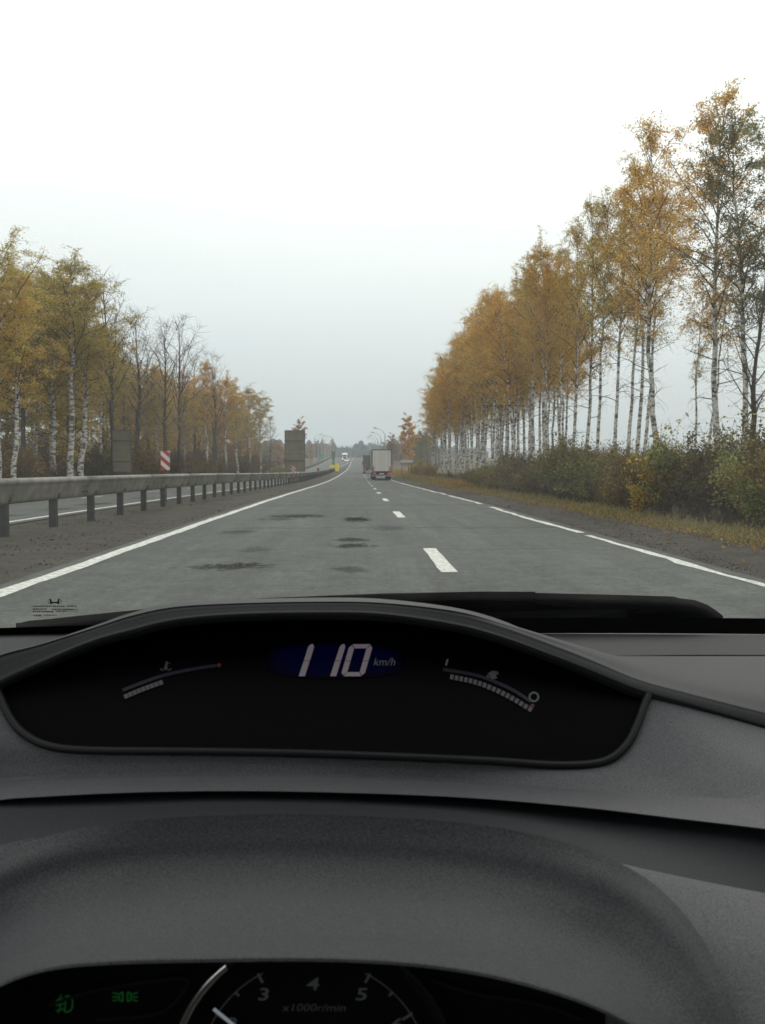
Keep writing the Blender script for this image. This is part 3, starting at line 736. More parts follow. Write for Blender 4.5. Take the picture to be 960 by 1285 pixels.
for (px, X, ty, pr, tn, sx, lb) in [
    (376, -20, 529, ROUND, RUST, 1.0, 'rust-brown tree rising behind the large grey sign back'),
    (365, -22, 545, BARE[2], BROWN, 1.1, 'thin grey tree left of the rust-brown tree behind the sign'),
    (350, -23, 556, BROAD[0], RUST, 1.3, 'low russet tree left of the large grey sign'),
    (358, -30, 560, BROAD[0], RUST, 1.4, 'russet thicket tree hidden behind the large grey sign'),
    (390, -21, 556, BROAD[1], RUST, .9, 'brown tree right of the large grey sign'),
    (399, -21, 554, ROUND, BROWN, 1.2, 'brown tree above the small green sign'),
    (405, -24, 552, BROAD[1], RUST, .9, 'reddish-brown tree right of the green sign'),
    (417, -22, 552, ROUND, BROWN, 1.1, 'far brown tree behind the grey-green pillar'),
    (411, -26, 558, BROAD[0], BROWN, 1.1, 'low brown tree beyond the green sign')]:
    Y, H = height_for(px, X, ty); tree(pr, X, Y, H, lb, None, tn, sx, 'roadside_tree')

# ------------------------------------------------------------------ bushes
def bush(seed, Rr=1.2, H=2.1, nst=34, nleaf=4200, lsize=.085, upright=.6):
    rnd = np.random.RandomState(seed); st = MB(); W_ = []
    for i in range(nst):
        az = rnd.uniform(0, 6.283); sp = rnd.uniform(.05, 1) ** .7; p = np.array([rnd.normal(0, .18), rnd.normal(0, .18), -.1])
        top = np.array([math.cos(az) * Rr * sp, math.sin(az) * Rr * sp, H * (1 - .45 * sp ** 2) * rnd.uniform(.6, 1.08)])
        q = [p + (top - p) * t + rnd.normal(0, .06, 3) + np.array([0, 0, .25 * math.sin(t * 3.1)]) for t in (0, .3, .6, .85, 1)]
        st.tube([tuple(a) for a in q], [.014, .012, .009, .006, .003], 3, False); W_.append(q)
        for j in range(5):
            k = rnd.randint(1, 4); s0 = q[k]; d = rnd.normal(0, .5, 3); d[2] = abs(d[2]) * upright
            e_ = s0 + d * rnd.uniform(.4, .9)
            st.tube([tuple(s0), tuple(s0 * .5 + e_ * .5 + rnd.normal(0, .03, 3)), tuple(e_)], [.006, .005, .002], 3, False)
            W_.append([s0, s0 * .7 + e_ * .3, s0 * .5 + e_ * .5, s0 * .2 + e_ * .8, e_])
    W_ = np.array(W_); n = nleaf
    dens = rnd.gamma(1.3, 1, len(W_)); dens /= dens.sum()
    idx = rnd.choice(len(W_), n, p=dens); t = rnd.uniform(.6, 4, n); k = np.minimum(t.astype(int), 3); fr = (t - k)[:, None]
    pts = W_[idx, k] * (1 - fr) + W_[idx, k+1] * fr + rnd.normal(0, .09, (n, 3)); pts[:, 2] = np.maximum(pts[:, 2], .03)
    return mesh('stems', st.V, st.F, M['twig']), leaves_mesh('foliage', pts, lsize, rnd, M['bleaf'], .1)
BUSH = [bush(71), bush(72, 1.5, 2.3, 40, 5200), bush(73, 1.0, 2.5, 30, 3400, .075, 1.2), bush(74, 1.4, 1.7, 36, 4200, .08), bush(75, 1.2, 2.2, 40, 1500, .07, 1.0)]
SAP = [bush(81, .42, 2.3, 10, 1000, .105, 1.2), bush(82, .5, 1.9, 11, 1100, .10, 1.2)]
BR = random.Random(9)
def put_bush(pr, X, Y, s, tint, label, group=None, name='bush', sz=1):
    r = empty(name, (X, Y, gz(Y) - .08), BR.uniform(0, 6.28)); r.scale = (s, s, s * sz); tag(r, label, 'bush', group)
    obj('stems', pr[0], r); o = obj('foliage', pr[1], r); j = BR.uniform(.8, 1.2); o.color = (tint[0]*j, tint[1]*j, tint[2]*j, 1)
    return r
BO, BB, BY, BG, BD = (.19,.155,.055), (.165,.115,.06), (.36,.25,.05), (.17,.165,.06), (.10,.085,.048)
# thicket along the right bank
n1 = 0; Y = 15.5
while Y < 66:
    for row, X in enumerate((8.6, 10.2)):
        Xj = X + BR.uniform(-.35, .35) + (.5 if Y < 20 else 0); Yj = Y + BR.uniform(-.5, .5)
        tn = BR.choice([BO, BB, BD, (.25,.18,.065), (.23,.19,.07), BG if row == 0 else BO])
        lb = (ORD[n1] + ' bush in the front of the dark right-bank thicket, counted from the near end') if row == 0 and n1 < 30 else ORD[n1 - 1] + ' bush from the near end, second row of the dark right-bank thicket'
        put_bush(BR.choice(BUSH), Xj, Yj, BR.uniform(.7, 1.15) * (1 if row == 0 else 1.14) * float(np.interp(Yj, [15, 45, 66], [1, .95, .72])), tn, lb, 'bushes of the right-bank thicket', sz=BR.uniform(.8, 1.3))
        if row == 0: n1 += 1
    Y += BR.uniform(1.5, 2.1)
Y = 16.0; n2 = 0
while Y < 60:
    n2 += 1
    put_bush(BR.choice(BUSH[1:4]), 12.2 + BR.uniform(-.6, .9), Y, BR.uniform(.95, 1.2), BR.choice([BO, BB, BO]), ORD[n2 - 1] + ' bush from the near end, third row of the dark right-bank thicket', 'bushes of the right-bank thicket')
    Y += BR.uniform(2.2, 3.2)
# lower scrub further on
Y = 68; n3 = 0; n4 = 0
while Y < 165:
    s = .55 if Y < 110 else .6
    tn = BR.choice([BD, BD, BO]) if Y < 100 else BR.choice([(.26,.17,.04), BO, (.22,.13,.04)])
    if Y < 100: n3 += 1; lb = ORD[n3 - 1] + ' low dark scrub bush below the white stems, counted from the near end'
    else: n4 += 1; lb = ORD[n4 - 1] + ' yellowing low bush by the verge past the dark scrub, counted from the near end'
    put_bush(BR.choice(BUSH), 9.8 + BR.uniform(-.6, 1.2), Y, s * BR.uniform(.8, 1.25), tn, lb, 'low scrub beside the right verge')
    Y += BR.uniform(2.2, 3.6)
# bright saplings in front of the thicket
for (px, X, s, tn, pr, lb) in [
    (823, 7.9, .92, BY, SAP[0], 'slim yellow-leaved sapling in front of the dark thicket'),
    (806, 7.6, .55, BY, SAP[1], 'small yellow sprout at the foot of the yellow sapling'),
    (770, 7.9, .62, (.30,.22,.04), SAP[1], 'low yellowish sprout left of the yellow sapling'),
    (835, 8.0, 1.05, (.19,.20,.07), SAP[0], 'tall pale green sapling behind the yellow one'),
    (742, 8.0, .95, (.16,.165,.06), SAP[1], 'light green sapling at the middle of the thicket front'),
    (722, 7.9, 1.0, (.15,.155,.055), SAP[0], 'leafy green sapling, second from the far end of the thicket front'),
    (700, 8.0, .9, (.14,.14,.05), SAP[1], 'dull green sapling at the far end of the thicket front'),
    (925, 8.9, .95, (.22,.24,.09), SAP[0], 'single bright green sprig in the darkest part of the thicket'),
    (957, 8.2, .62, (.18,.2,.07), SAP[1], 'green sprig low at the right edge of the thicket')]:
    put_bush(pr, X, X * FPX / (px - 450), s, tn, lb, None, 'sapling')
# undergrowth of the left wood
Y = 36; n5 = 0
while Y < 185:
    n5 += 1
    for X in (-20.8, -24):
        put_bush(BR.choice(BUSH), X + BR.uniform(-1.0, 1.6), Y + BR.uniform(-1, 1), BR.uniform(1.0, 1.9), BR.choice([(.26,.15,.07), (.22,.15,.065), BB, BO, (.16,.10,.04), BD]), ORD[n5 - 1] + (' brown bush from the near end along the front foot of the left wood' if X > -22 else ' brown bush from the near end behind the front stems of the left wood'), 'undergrowth of the left-hand wood')
    Y += BR.uniform(3.2, 4.6)
for i, Y in enumerate(np.arange(50, 230, 6.5)):
    put_bush(BR.choice(BUSH), -30 + BR.uniform(-3, 3), float(Y), BR.uniform(1.6, 2.4), BR.choice([BB, BO, (.16,.10,.04)]), ORD[i] + ' tall brown brush from the near end, deep inside the left-hand wood', 'deep undergrowth of the left-hand wood')
for i, (px, X, s, tn) in enumerate([(352, -18.8, 1.0, (.30,.24,.05)), (345, -19.5, .9, (.2,.2,.05)), (357, -19.5, .8, (.24,.2,.05))]):
    put_bush(BUSH[3], X, X * FPX / (px - 450), s, tn, ['yellow-green bush beside the large grey sign', 'olive-green bush at the end of the left wood', 'low yellowish bush close to the grey sign edge'][i])
for i, (px, X, s, tn) in enumerate([(528, 11.2, 1.3, (.34,.23,.05)), (520, 10.6, 1.2, (.30,.2,.05)), (540, 11.0, 1.1, (.32,.2,.04))]):
    put_bush(BUSH[1], X, X * FPX / (px - 450), s, tn, ['rounded yellow bush right of the white name board', 'yellow bush just behind the white name board', 'third yellow bush nearer than the two by the name board'][i])

# ------------------------------------------------------------------ grass and fallen leaves
def grass(name, n, region, hgt, tint, label, seed, wid=.012):
    rnd = np.random.RandomState(seed); X, Y = region(rnd, n)
    Z = np.interp(Y, YS, ZS) - .05
    h = hgt(X, Y, rnd) * rnd.uniform(.5, 1.4, n); a = rnd.uniform(0, 6.283, n); ln = rnd.normal(0, .35, (n, 2)) * h[:, None]
    wd = wid * (1 + Y / 30)
    b = np.stack([X, Y, Z], 1); du = np.stack([np.cos(a) * wd, np.sin(a) * wd, 0 * a], 1)
    mid = b + np.stack([ln[:, 0] * .35, ln[:, 1] * .35, h * .6], 1); tp = b + np.stack([ln[:, 0], ln[:, 1], h], 1)
    V = np.stack([b - du, b + du, mid + du * .6, mid - du * .6, tp], 1).reshape(-1, 3)
    k = np.arange(n)[:, None] * 5
    F = np.concatenate([k + np.array([0, 1, 2, 3])], 1).tolist() + np.concatenate([k + np.array([3, 2, 4])], 1).tolist()
    o = obj(name, mesh(name, V, F, M['grass'])); o.color = (*tint, 1); tag(o, label, 'grass', kind='stuff'); return o
def regR(rnd, n):
    Y = 9 + (rnd.uniform(0, 1, n) ** 1.7) * 150; X = 6.35 + np.abs(rnd.normal(0, 1, n)) * np.interp(Y, [10, 60, 90, 150], [.55, .8, 1.6, 1.9]); return X, Y
grass('grass', 42000, regR, lambda X, Y, r: np.interp(X, [6.3, 7, 9], [.05, .13, .30]) * np.interp(Y, [0, 60, 100], [1, 1.1, 2.0]), (.235, .195, .085), 'short yellowing grass along the right verge', 5)
def regR2(rnd, n):
    Y = 60 + rnd.uniform(0, 1, n) ** 1.3 * 180; X = 7.0 + rnd.uniform(0, 1, n) * 5; return X, Y
grass('dry_grass', 16000, regR2, lambda X, Y, r: .45 + 0 * X, (.30, .19, .065), 'tall dry straw-coloured grass on the verge below the grove', 6)
def regL(rnd, n):
    Y = 30 + rnd.uniform(0, 1, n) ** 1.3 * 230; X = -17.6 - np.abs(rnd.normal(0, 1.6, n)); return X, Y
grass('grass', 14000, regL, lambda X, Y, r: .28 + 0 * X, (.17, .15, .05), 'rough grass strip below the left-hand wood', 7)
rnd = np.random.RandomState(12); n = 5500
Y = 9 + rnd.uniform(0, 1, n) ** 1.6 * 90; X = 6.5 + rnd.normal(0, .45, n); X = np.where(rnd.uniform(size=n) < .4, 6.3 + np.abs(rnd.normal(0, 1.6, n)), X)
pts = np.stack([X, Y, np.interp(Y, YS, ZS) + .012 + rnd.uniform(0, .05, n)], 1)
fl = obj('fallen_leaves', leaves_mesh('fallen_leaves', pts, .055, rnd, M['bleaf'], 0)); fl.color = (.27, .165, .06, 1)
tag(fl, 'scattered orange fallen leaves along the gravel shoulder edge', 'leaves', kind='stuff')

def pebbles(n, x0, x1, col, label, seed):
    rnd = np.random.RandomState(seed); Y = 7 + rnd.uniform(0, 1, n) ** 1.8 * 70; X = rnd.uniform(x0, x1, n); r = .004 + rnd.gamma(1.4, .0035, n)
    c = np.stack([X, Y, np.interp(Y, YS, ZS) + .004], 1)
    base = np.array([(1,0,0),(0,1,0),(-1,0,0),(0,-1,0),(0,0,.8),(0,0,-.8)], float)
    V = (c[:, None, :] + base[None] * r[:, None, None] * rnd.uniform(.6, 1.4, (n, 6, 1))).reshape(-1, 3)
    f = np.array([(0,1,4),(1,2,4),(2,3,4),(3,0,4),(1,0,5),(2,1,5),(3,2,5),(0,3,5)])
    F = (np.arange(n)[:, None, None] * 6 + f[None]).reshape(-1, 3)
    o = obj('gravel', mesh('gravel', V, F, M['grass'])); o.color = (*col, 1); tag(o, label, 'gravel', kind='stuff')
pebbles(9000, 4.6, 6.6, (.10, .09, .078), 'loose gravel on the right shoulder', 31)
pebbles(9000, -7.6, -4.0, (.10, .092, .078), 'loose gravel on the median strip', 32)

# ------------------------------------------------------------------ far forest and hills
def conifers(name, n, region, hmin, hmax, col, label, seed):
    rnd = np.random.RandomState(seed); V = []; F = []
    for i in range(n):
        x, y, z = region(rnd); h = rnd.uniform(hmin, hmax) * (1.25 if rnd.uniform() < .15 else 1); r0 = h * rnd.uniform(.2, .34); m = 7; b0 = len(V)
        for (a, rr) in ((.05, .55), (.28, 1.05), (.5, 1.1), (.72, .85), (.9, .45)):
            for k in range(m):
                an = 6.283 * k / m + rnd.uniform(-.3, .3); q = r0 * rr * rnd.uniform(.65, 1.3)
                V.append((x + math.cos(an) * q, y + math.sin(an) * q, z + h * (a + rnd.uniform(-.07, .07))))
        V.append((x + rnd.normal(0, .3), y, z + h))
        for j in range(4):
            for k in range(m): F.append((b0 + j*m + k, b0 + j*m + (k+1) % m, b0 + (j+1)*m + (k+1) % m, b0 + (j+1)*m + k))
        for k in range(m): F.append((b0 + 4*m + k, b0 + 4*m + (k+1) % m, b0 + 5*m))
    o = obj(name, mesh(name, V, F, simple(name + '_mat', col, .95, .1, noise=.35, nscale=.05))); tag(o, label, 'forest', kind='stuff'); return o
def reg_far(rnd):
    y = rnd.uniform(760, 1700); x = rnd.uniform(-330, 130) * y / 900
    return x, y, gz(y) - 1
conifers('distant_forest', 2600, reg_far, 9, 18, (.045, .062, .06), 'hazy blue-green forest beyond the crest of the road', 21)
def reg_mid(rnd):
    y = rnd.uniform(330, 720); s = rnd.choice([-1, 1]); x = (rnd.uniform(22, max(30, .085 * y)) if s > 0 else -rnd.uniform(30, 150))
    return x, y, gz(y) - 1
conifers('roadside_forest', 800, reg_mid, 6, 11, (.10, .080, .05), 'brownish wood lining the far road on both sides', 22)
rnd = np.random.RandomState(2); V = []; F = []; nx, ny = 120, 12
for j in range(ny):
    y = 2200 + j * 190
    for i_ in range(nx):
        x = -3200 + 6400 * i_ / (nx - 1)
        ridge = (58 + 20 * math.sin(x / 700 + .6) + 12 * math.sin(x / 260 + j * .3) + 7 * math.sin(x / 95 + j)) * min(1, j / 6)
        V.append((x, y, 2 + ridge * 1.15 + rnd.uniform(-3.5, 3.5) * min(1, j / 4)))
for j in range(ny - 1):
    for i_ in range(nx - 1): F.append((j*nx+i_, j*nx+i_+1, (j+1)*nx+i_+1, (j+1)*nx+i_))
hl = obj('hills', mesh('hills', V, F, simple('hill_forest', (.045, .058, .045), .95, .1, noise=.4, nscale=.02))); tag(hl, kind='structure')

# haze: the damp air over the whole place
hz = MB().box(-4300, 4300, -300, 7200, -1.6, 150).build('haze', None)
hm = bpy.data.materials.new('haze_air'); hm.use_nodes = True; t = hm.node_tree; t.nodes.clear()
pv = nn(t, 'ShaderNodeVolumePrincipled'); ov = nn(t, 'ShaderNodeOutputMaterial')
pv.inputs['Color'].default_value = (.88, .945, 1, 1); pv.inputs['Density'].default_value = .00055; pv.inputs['Anisotropy'].default_value = .2
t.links.new(pv.outputs[0], ov.inputs['Volume']); hz.data.materials.clear(); hz.data.materials.append(hm)
tag(hz, 'thin pale damp haze filling the air', 'haze', kind='stuff')

# ------------------------------------------------------------------ the car we sit in
DM = {}
def dash_mat(name, col, rough=.55, spec=.35, grain=1000, bump=.5):
    m, t, b = newmat(name)
    tcn = nn(t, 'ShaderNodeTexCoord')
    n = nn(t, 'ShaderNodeTexNoise'); n.inputs['Scale'].default_value = grain; n.inputs['Detail'].default_value = 2
    t.links.new(tcn.outputs['Object'], n.inputs['Vector'])
    n2 = nn(t, 'ShaderNodeTexNoise'); n2.inputs['Scale'].default_value = 14; n2.inputs['Detail'].default_value = 5
    t.links.new(tcn.outputs['Object'], n2.inputs['Vector'])
    r = nn(t, 'ShaderNodeMapRange'); t.links.new(n.outputs[0], r.inputs[0])
    for i_, q in enumerate((.3, .7, .58, 1.42)): r.inputs[i_ + 1].default_value = q
    r2 = nn(t, 'ShaderNodeMapRange'); t.links.new(n2.outputs[0], r2.inputs[0])
    for i_, q in enumerate((.3, .7, .93, 1.07)): r2.inputs[i_ + 1].default_value = q
    v = nn(t, 'ShaderNodeVectorMath', operation='SCALE'); v.inputs[0].default_value = col
    t.links.new(math_node(t, 'MULTIPLY', r.outputs[0], r2.outputs[0]), v.inputs['Scale']); t.links.new(v.outputs[0], b.inputs['Base Color'])
    b.inputs['Roughness'].default_value = rough; b.inputs['Specular IOR Level'].default_value = spec
    bp = nn(t, 'ShaderNodeBump'); bp.inputs['Strength'].default_value = bump; bp.inputs['Distance'].default_value = .0004
    t.links.new(n.outputs[0], bp.inputs['Height']); t.links.new(bp.outputs[0], b.inputs['Normal'])
    return m
DM['top'] = dash_mat('dash_top_plastic', (.025, .0247, .0265), .65, .2)
DM['brow'] = dash_mat('visor_plastic', (.017, .017, .0182), .55, .3)
DM['pad'] = dash_mat('dash_pad_plastic', (.075, .0735, .080), .6, .25)
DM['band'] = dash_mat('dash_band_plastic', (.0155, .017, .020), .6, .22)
DM['hood'] = dash_mat('cluster_hood_plastic', (.049, .0485, .0525), .65, .22)
DM['panel'] = dash_mat('lower_panel_plastic', (.086, .086, .091), .65, .25)
DM['black'] = simple('gloss_black', (.0015, .0015, .0015), .4, .03)
DM['matblack'] = simple('matt_black', (.006, .006, .006), .9, .1)
DM['rim'] = simple('rim_black', (.009, .0095, .0095), .5, .2)
DM['frit'] = simple('glass_black_border', (.004, .005, .005), .6, .2)
DM['wiper'] = simple('wiper_rubber', (.055, .060, .060), .7, .25, noise=.12, nscale=20)
DM['chrome'] = simple('chrome_ring', (.75, .72, .66), .18, .5, 1)
DM['dial'] = simple('dial_print', (.10, .10, .10), .6, emis=(.5, .52, .55), es=.012)
DM['dialdim'] = simple('dial_print_dim', (.07, .07, .07), .6, emis=(.5, .5, .5), es=.008)
DM['needle'] = simple('needle_white', (.6, .62, .65), .5, emis=(.6, .7, .8), es=.15)
DM['icon_green'] = simple('tell_tale_green', (.01, .05, .01), .6, emis=(.02, .35, .06), es=.09)
DM['digit'] = simple('display_digit', (.03, .03, .03), .6, emis=(.62, .52, .58), es=.15)
DM['unit'] = simple('display_unit', (.02, .02, .02), .6, emis=(.45, .48, .55), es=.07)
DM['blue'] = simple('display_blue', (.001, .001, .003), .6, emis=(.004, .008, .30), es=.012)
def glow_mat():
    m, t, b = newmat('display_blue_glow'); at_ = nn(t, 'ShaderNodeAttribute'); at_.attribute_name = 'glow'
    b.inputs['Base Color'].default_value = (.001, .001, .002, 1); b.inputs['Emission Color'].default_value = (.004, .008, .30, 1); b.inputs['Specular IOR Level'].default_value = .03
    t.links.new(math_node(t, 'MULTIPLY', at_.outputs['Fac'], .026), b.inputs['Emission Strength']); return m
DM['blueglow'] = glow_mat()
DM['seg'] = simple('display_segment', (.01, .01, .01), .6, emis=(.5, .47, .50), es=.06)
DM['dotred'] = simple('display_red', (.01, .002, .002), .6, emis=(.6, .03, .02), es=.04)
DM['print'] = simple('glass_print', (.012, .012, .012), .9, .1)
DM['liner'] = simple('headliner', (.26, .255, .245), .9, .1, noise=.05)
DM['door'] = simple('door_trim', (.09, .09, .092), .7, .2, noise=.08)
DM['paint'] = simple('car_paint', (.10, .11, .13), .3, .5, .4)
def glass_mat():
    m, t, b = newmat('windscreen_glass'); t.nodes.remove(b)
    o = [n for n in t.nodes if n.type == 'OUTPUT_MATERIAL'][0]
    tr = nn(t, 'ShaderNodeBsdfTransparent'); tr.inputs[0].default_value = (.95, .97, .96, 1)
    gl_ = nn(t, 'ShaderNodeBsdfGlossy'); gl_.inputs['Roughness'].default_value = .02
    fr = nn(t, 'ShaderNodeFresnel'); fr.inputs[0].default_value = 1.33
    mx = nn(t, 'ShaderNodeMixShader'); t.links.new(fr.outputs[0], mx.inputs[0]); t.links.new(tr.outputs[0], mx.inputs[1]); t.links.new(gl_.outputs[0], mx.inputs[2])
    du = nn(t, 'ShaderNodeBsdfTranslucent'); du.inputs[0].default_value = (.8, .8, .78, 1)
    tcn = nn(t, 'ShaderNodeTexCoord'); n = nn(t, 'ShaderNodeTexNoise'); n.inputs['Scale'].default_value = 9; n.inputs['Detail'].default_value = 8
    t.links.new(tcn.outputs['Object'], n.inputs['Vector'])
    r = nn(t, 'ShaderNodeMapRange'); t.links.new(n.outputs[0], r.inputs[0])
    for i_, q in enumerate((.3, .75, .004, .028)): r.inputs[i_ + 1].default_value = q
    m2 = nn(t, 'ShaderNodeMixShader'); t.links.new(r.outputs[0], m2.inputs[0]); t.links.new(mx.outputs[0], m2.inputs[1]); t.links.new(du.outputs[0], m2.inputs[2])
    t.links.new(m2.outputs[0], o.inputs['Surface']); return m
DM['glass'] = glass_mat()

CX, CY = .33, -.4
car0 = empty('car', (CX, CY, 0)); tag(car0, 'car interior seen from the driver, dark grey dashboard with digital speed display', 'car')
def cpart(name, V, F, mat, parent=None, smooth=True):
    V = [Vector(v) - Vector((CX, CY, 0)) for v in V]
    return obj(name, mesh(name, V, F, mat, smooth), parent or car0)
def spl(pts, n):
    """Catmull-Rom through control points, uniform per span"""
    A = np.array(pts, float); m = len(A); T = np.linspace(0, m - 1, n); i = np.minimum(T.astype(int), m - 2); t = (T - i)[:, None]
    g = np.gradient(A, axis=0)
    return (2*t**3-3*t**2+1)*A[i] + (t**3-2*t**2+t)*g[i] + (-2*t**3+3*t**2)*A[i+1] + (t**3-t**2)*g[i+1]
def lin(pts, n):
    A = np.array(pts, float); T = np.linspace(0, len(A) - 1, n); return np.stack([np.interp(T, np.arange(len(A)), A[:, k]) for k in range(A.shape[1])], 1)
def loft(name, rows, mat, n=120, m=None, parent=None, smooth_rows=True, world=False):
    Q = [spl(r, n) for r in rows]
    if not world: Q = [np.array([P(*p) for p in q]) for q in Q]
    G = np.stack(Q)                                   # rows, n, 3
    if m:
        fn = spl if smooth_rows else lin
        G = np.stack([fn(G[:, j], m) for j in range(n)], 1)
    k, n_ = G.shape[:2]
    F = [(i*n_+j, i*n_+j+1, (i+1)*n_+j+1, (i+1)*n_+j) for i in range(k-1) for j in range(n_-1)]
    return cpart(name, G.reshape(-1, 3), F, mat, parent)

# --- windscreen (curved sheet) with its black border
def glass_pt(X, s):
    yb = 1.17 - .10 * ((X - .3) / .9) ** 2; zb = 1.0365 - .004 * (X - .1)
    Xt = .3 + (X - .3) * .86; yt = .31 - .03 * ((X - .3) / .9) ** 2; zt = 1.565 - .03 * ((X - .3) / .9) ** 2
    bow = .02 * math.sin(math.pi * s)
    return Vector((X + (Xt - X) * s, yb + (yt - yb) * s + bow, zb + (zt - zb) * s + bow))
GX = np.linspace(-.66, 1.26, 41)
def glass_sheet(name, s0, s1, mat, off=(0, 0, 0), ns=16, parent=None):
    V = [glass_pt(x, s0 + (s1 - s0) * j / ns) + Vector(off) for j in range(ns + 1) for x in GX]
    n = len(GX); F = [(j*n+i, j*n+i+1, (j+1)*n+i+1, (j+1)*n+i) for j in range(ns) for i in range(n-1)]
    return cpart(name, V, F, mat, parent)
wscr = glass_sheet('windscreen', -.02, 1, DM['glass'])
glass_sheet('glass_border', -.02, .028, DM['frit'], (0, -.004, -.001), 2, wscr)
def on_glass(px, py, off=0.0):
    d = (P(px, py, 1) - CAM)
    lo, hi = .3, 2.0
    for _ in range(40):
        k = (lo + hi) / 2; p = CAM + d * k
        # below / inside the sheet?
        s_lo, s_hi = -.1, 1.0
        for _2 in range(30):
            s = (s_lo + s_hi) / 2
            if glass_pt(p.x, s).z < p.z: s_lo = s
            else: s_hi = s
        if glass_pt(p.x, s).y > p.y: lo = k
        else: hi = k
    return CAM + d * (lo + off)

# --- maker's mark and small print etched on the glass (bottom left)
def flat(name, polys, mat, parent, off, D=None, curve=None):
    """flat print from pixel polygons on the glass or on a depth function"""
    V = []; F = []
    for poly in polys:
        b = len(V)
        for (x, y) in poly: V.append(on_glass(x, y, off) if D is None else P(x, y, D(y) if callable(D) else D))
        F.append(tuple(range(b, b + len(poly))))
    return cpart(name, V, F, mat, parent, False)
def rect(x0, y0, x1, y1): return [(x0, y0), (x1, y0), (x1, y1), (x0, y1)]
lg = []
for s in (-1, 1):      # wide H emblem: two flared posts, bar and rounded frame
    c = 68.5
    lg.append([(c + s*3.0, 758), (c + s*5.6, 758), (c + s*6.2, 751.5), (c + s*4.2, 751.5)])
    arc = [(c + s*(5 + 3.6 * math.sin(a)), 754.6 - 3.2 * math.cos(a)) for a in np.linspace(.2, 2.9, 9)]
    for a, b in zip(arc, arc[1:]): lg.append([a, b, (b[0] - s*.7, b[1]), (a[0] - s*.7, a[1])])
lg.append(rect(65.2, 755.3, 71.8, 757.0))
flat('maker_emblem', lg, DM['print'], wscr, -.004)
rp = random.Random(4); tx = []
for (y, x0, x1, h) in [(760.2, 41, 80, 1.5), (760.0, 84, 96, 1.5), (763.6, 41, 57, 1.6), (764.0, 65, 92, 1.6), (766.6, 41, 65, 1.7), (766.2, 70, 81, 1.6), (771.3, 42, 52, 2.2), (771.5, 55, 71, 1.2)]:
    x = x0
    while x < x1:
        wd_ = rp.uniform(.9, 2.0); tx.append([(x, y), (x + wd_, y - .15), (x + wd_ + .2, y + h * rp.uniform(.5, 1)), (x + .2, y + h)]); x += wd_ + rp.uniform(.5, 1.0)
for c in (86.5, 94.5):
    ring = [(c + 3.2 * math.cos(a), 766 + 1.7 * math.sin(a)) for a in np.linspace(0, 6.283, 13)]; ri = [(c + 2.6 * math.cos(a), 766 + 1.2 * math.sin(a)) for a in np.linspace(0, 6.283, 13)]
    for k in range(12): tx.append([ring[k], ring[k+1], ri[k+1], ri[k]])
flat('small_print', tx, DM['print'], wscr, -.004)

# --- wipers lying on the outside of the glass
def slab(name, poly, off, th, mat, parent):
    V = [on_glass(x, y, off) for x, y in poly]; n = len(V)
    out_ = Vector((0, 1, -.16)) * th
    V2 = [v + out_ for v in V]
    F = [tuple(range(n)), tuple(range(2*n-1, n-1, -1))] + [(i, n+i, n+(i+1) % n, (i+1) % n) for i in range(n)]
    return cpart(name, V + V2, F, mat, parent, False)
arm = slab('wiper', [(672,744),(760,746),(845,748.5),(852,750.5),(872,753),(888,759),(900,767),(908,773.5),(906,777),(880,781),(790,783),(788,770),(806,764),(826,761),(800,764.5),(672,761)], .018, .02, DM['wiper'], car0)
slab('wiper_cap', [(846,750),(872,754),(888,760),(900,768),(906,773),(846,773)], .014, .01, DM['wiper'], arm)
slab('wiper_blade', [(214,757.5),(330,750.5),(480,744.5),(600,742.3),(672,742.5),(672,757),(600,756),(480,757),(330,763),(230,768)], .02, .012, DM['wiper'], arm)
slab('blade_rubber', [(225,764),(480,752),(672,752),(800,762),(800,784),(690,786),(480,784),(235,782)], .022, .008, DM['rim'], arm)
arm2 = slab('wiper', [(20,783),(36,779),(64,776.5),(110,771.5),(214,761),(240,757.5),(250,769),(110,780),(24,786)], .022, .012, DM['wiper'], car0)
slab('blade_rubber', [(20,782),(110,774),(250,764),(255,782),(110,786),(20,789)], .023, .006, DM['rim'], arm2)
# cowl below the glass
V = []; 
for x in GX:
    b0 = glass_pt(x, -.02); V += [b0 + Vector((0, .004, -.006)), b0 + Vector((0, .16, -.05)), b0 + Vector((0, .9, -.26)), b0 + Vector((0, 1.05, -.55))]
n = len(GX); F = [(i*4+k, (i+1)*4+k, (i+1)*4+k+1, i*4+k+1) for i in range(n-1) for k in range(3)]
cpart('bonnet', V, F, DM['paint'])

# --- top of the dash, towards the glass
xx = [-150, 0, 250, 480, 700, 850, 960, 1120]
A_ = [(x, 790 + (x + 150) * .0062, 1.125) for x in xx]
S_ = [(x, 822 if x > 700 else 824, .93) for x in xx]
S2 = [(x, 823.2 if x > 700 else 825.2, .925) for x in xx]
loft('dash_top', [A_, [(x, (a[1] + s[1]) / 2 - 1.5, 1.02) for x, a, s in zip(xx, A_, S_)], S_, [(x, s[1] + 6, .935) for x, s in zip(xx, S_)]], DM['top'], 100, 24, smooth_rows=False)
# vent slats at the foot of the glass on the left
for k in range(16):
    y0 = 794.5 + k * 1.75
    cpart('vent_slat', [P(-60, y0, 1.10 - k*.010), P(190, y0 - 1.0, 1.10 - k*.010), P(190, y0 - .1, 1.094 - k*.010), P(-60, y0 + .9, 1.094 - k*.010)], [(0, 1, 2, 3)], DM['rim'], smooth=False)

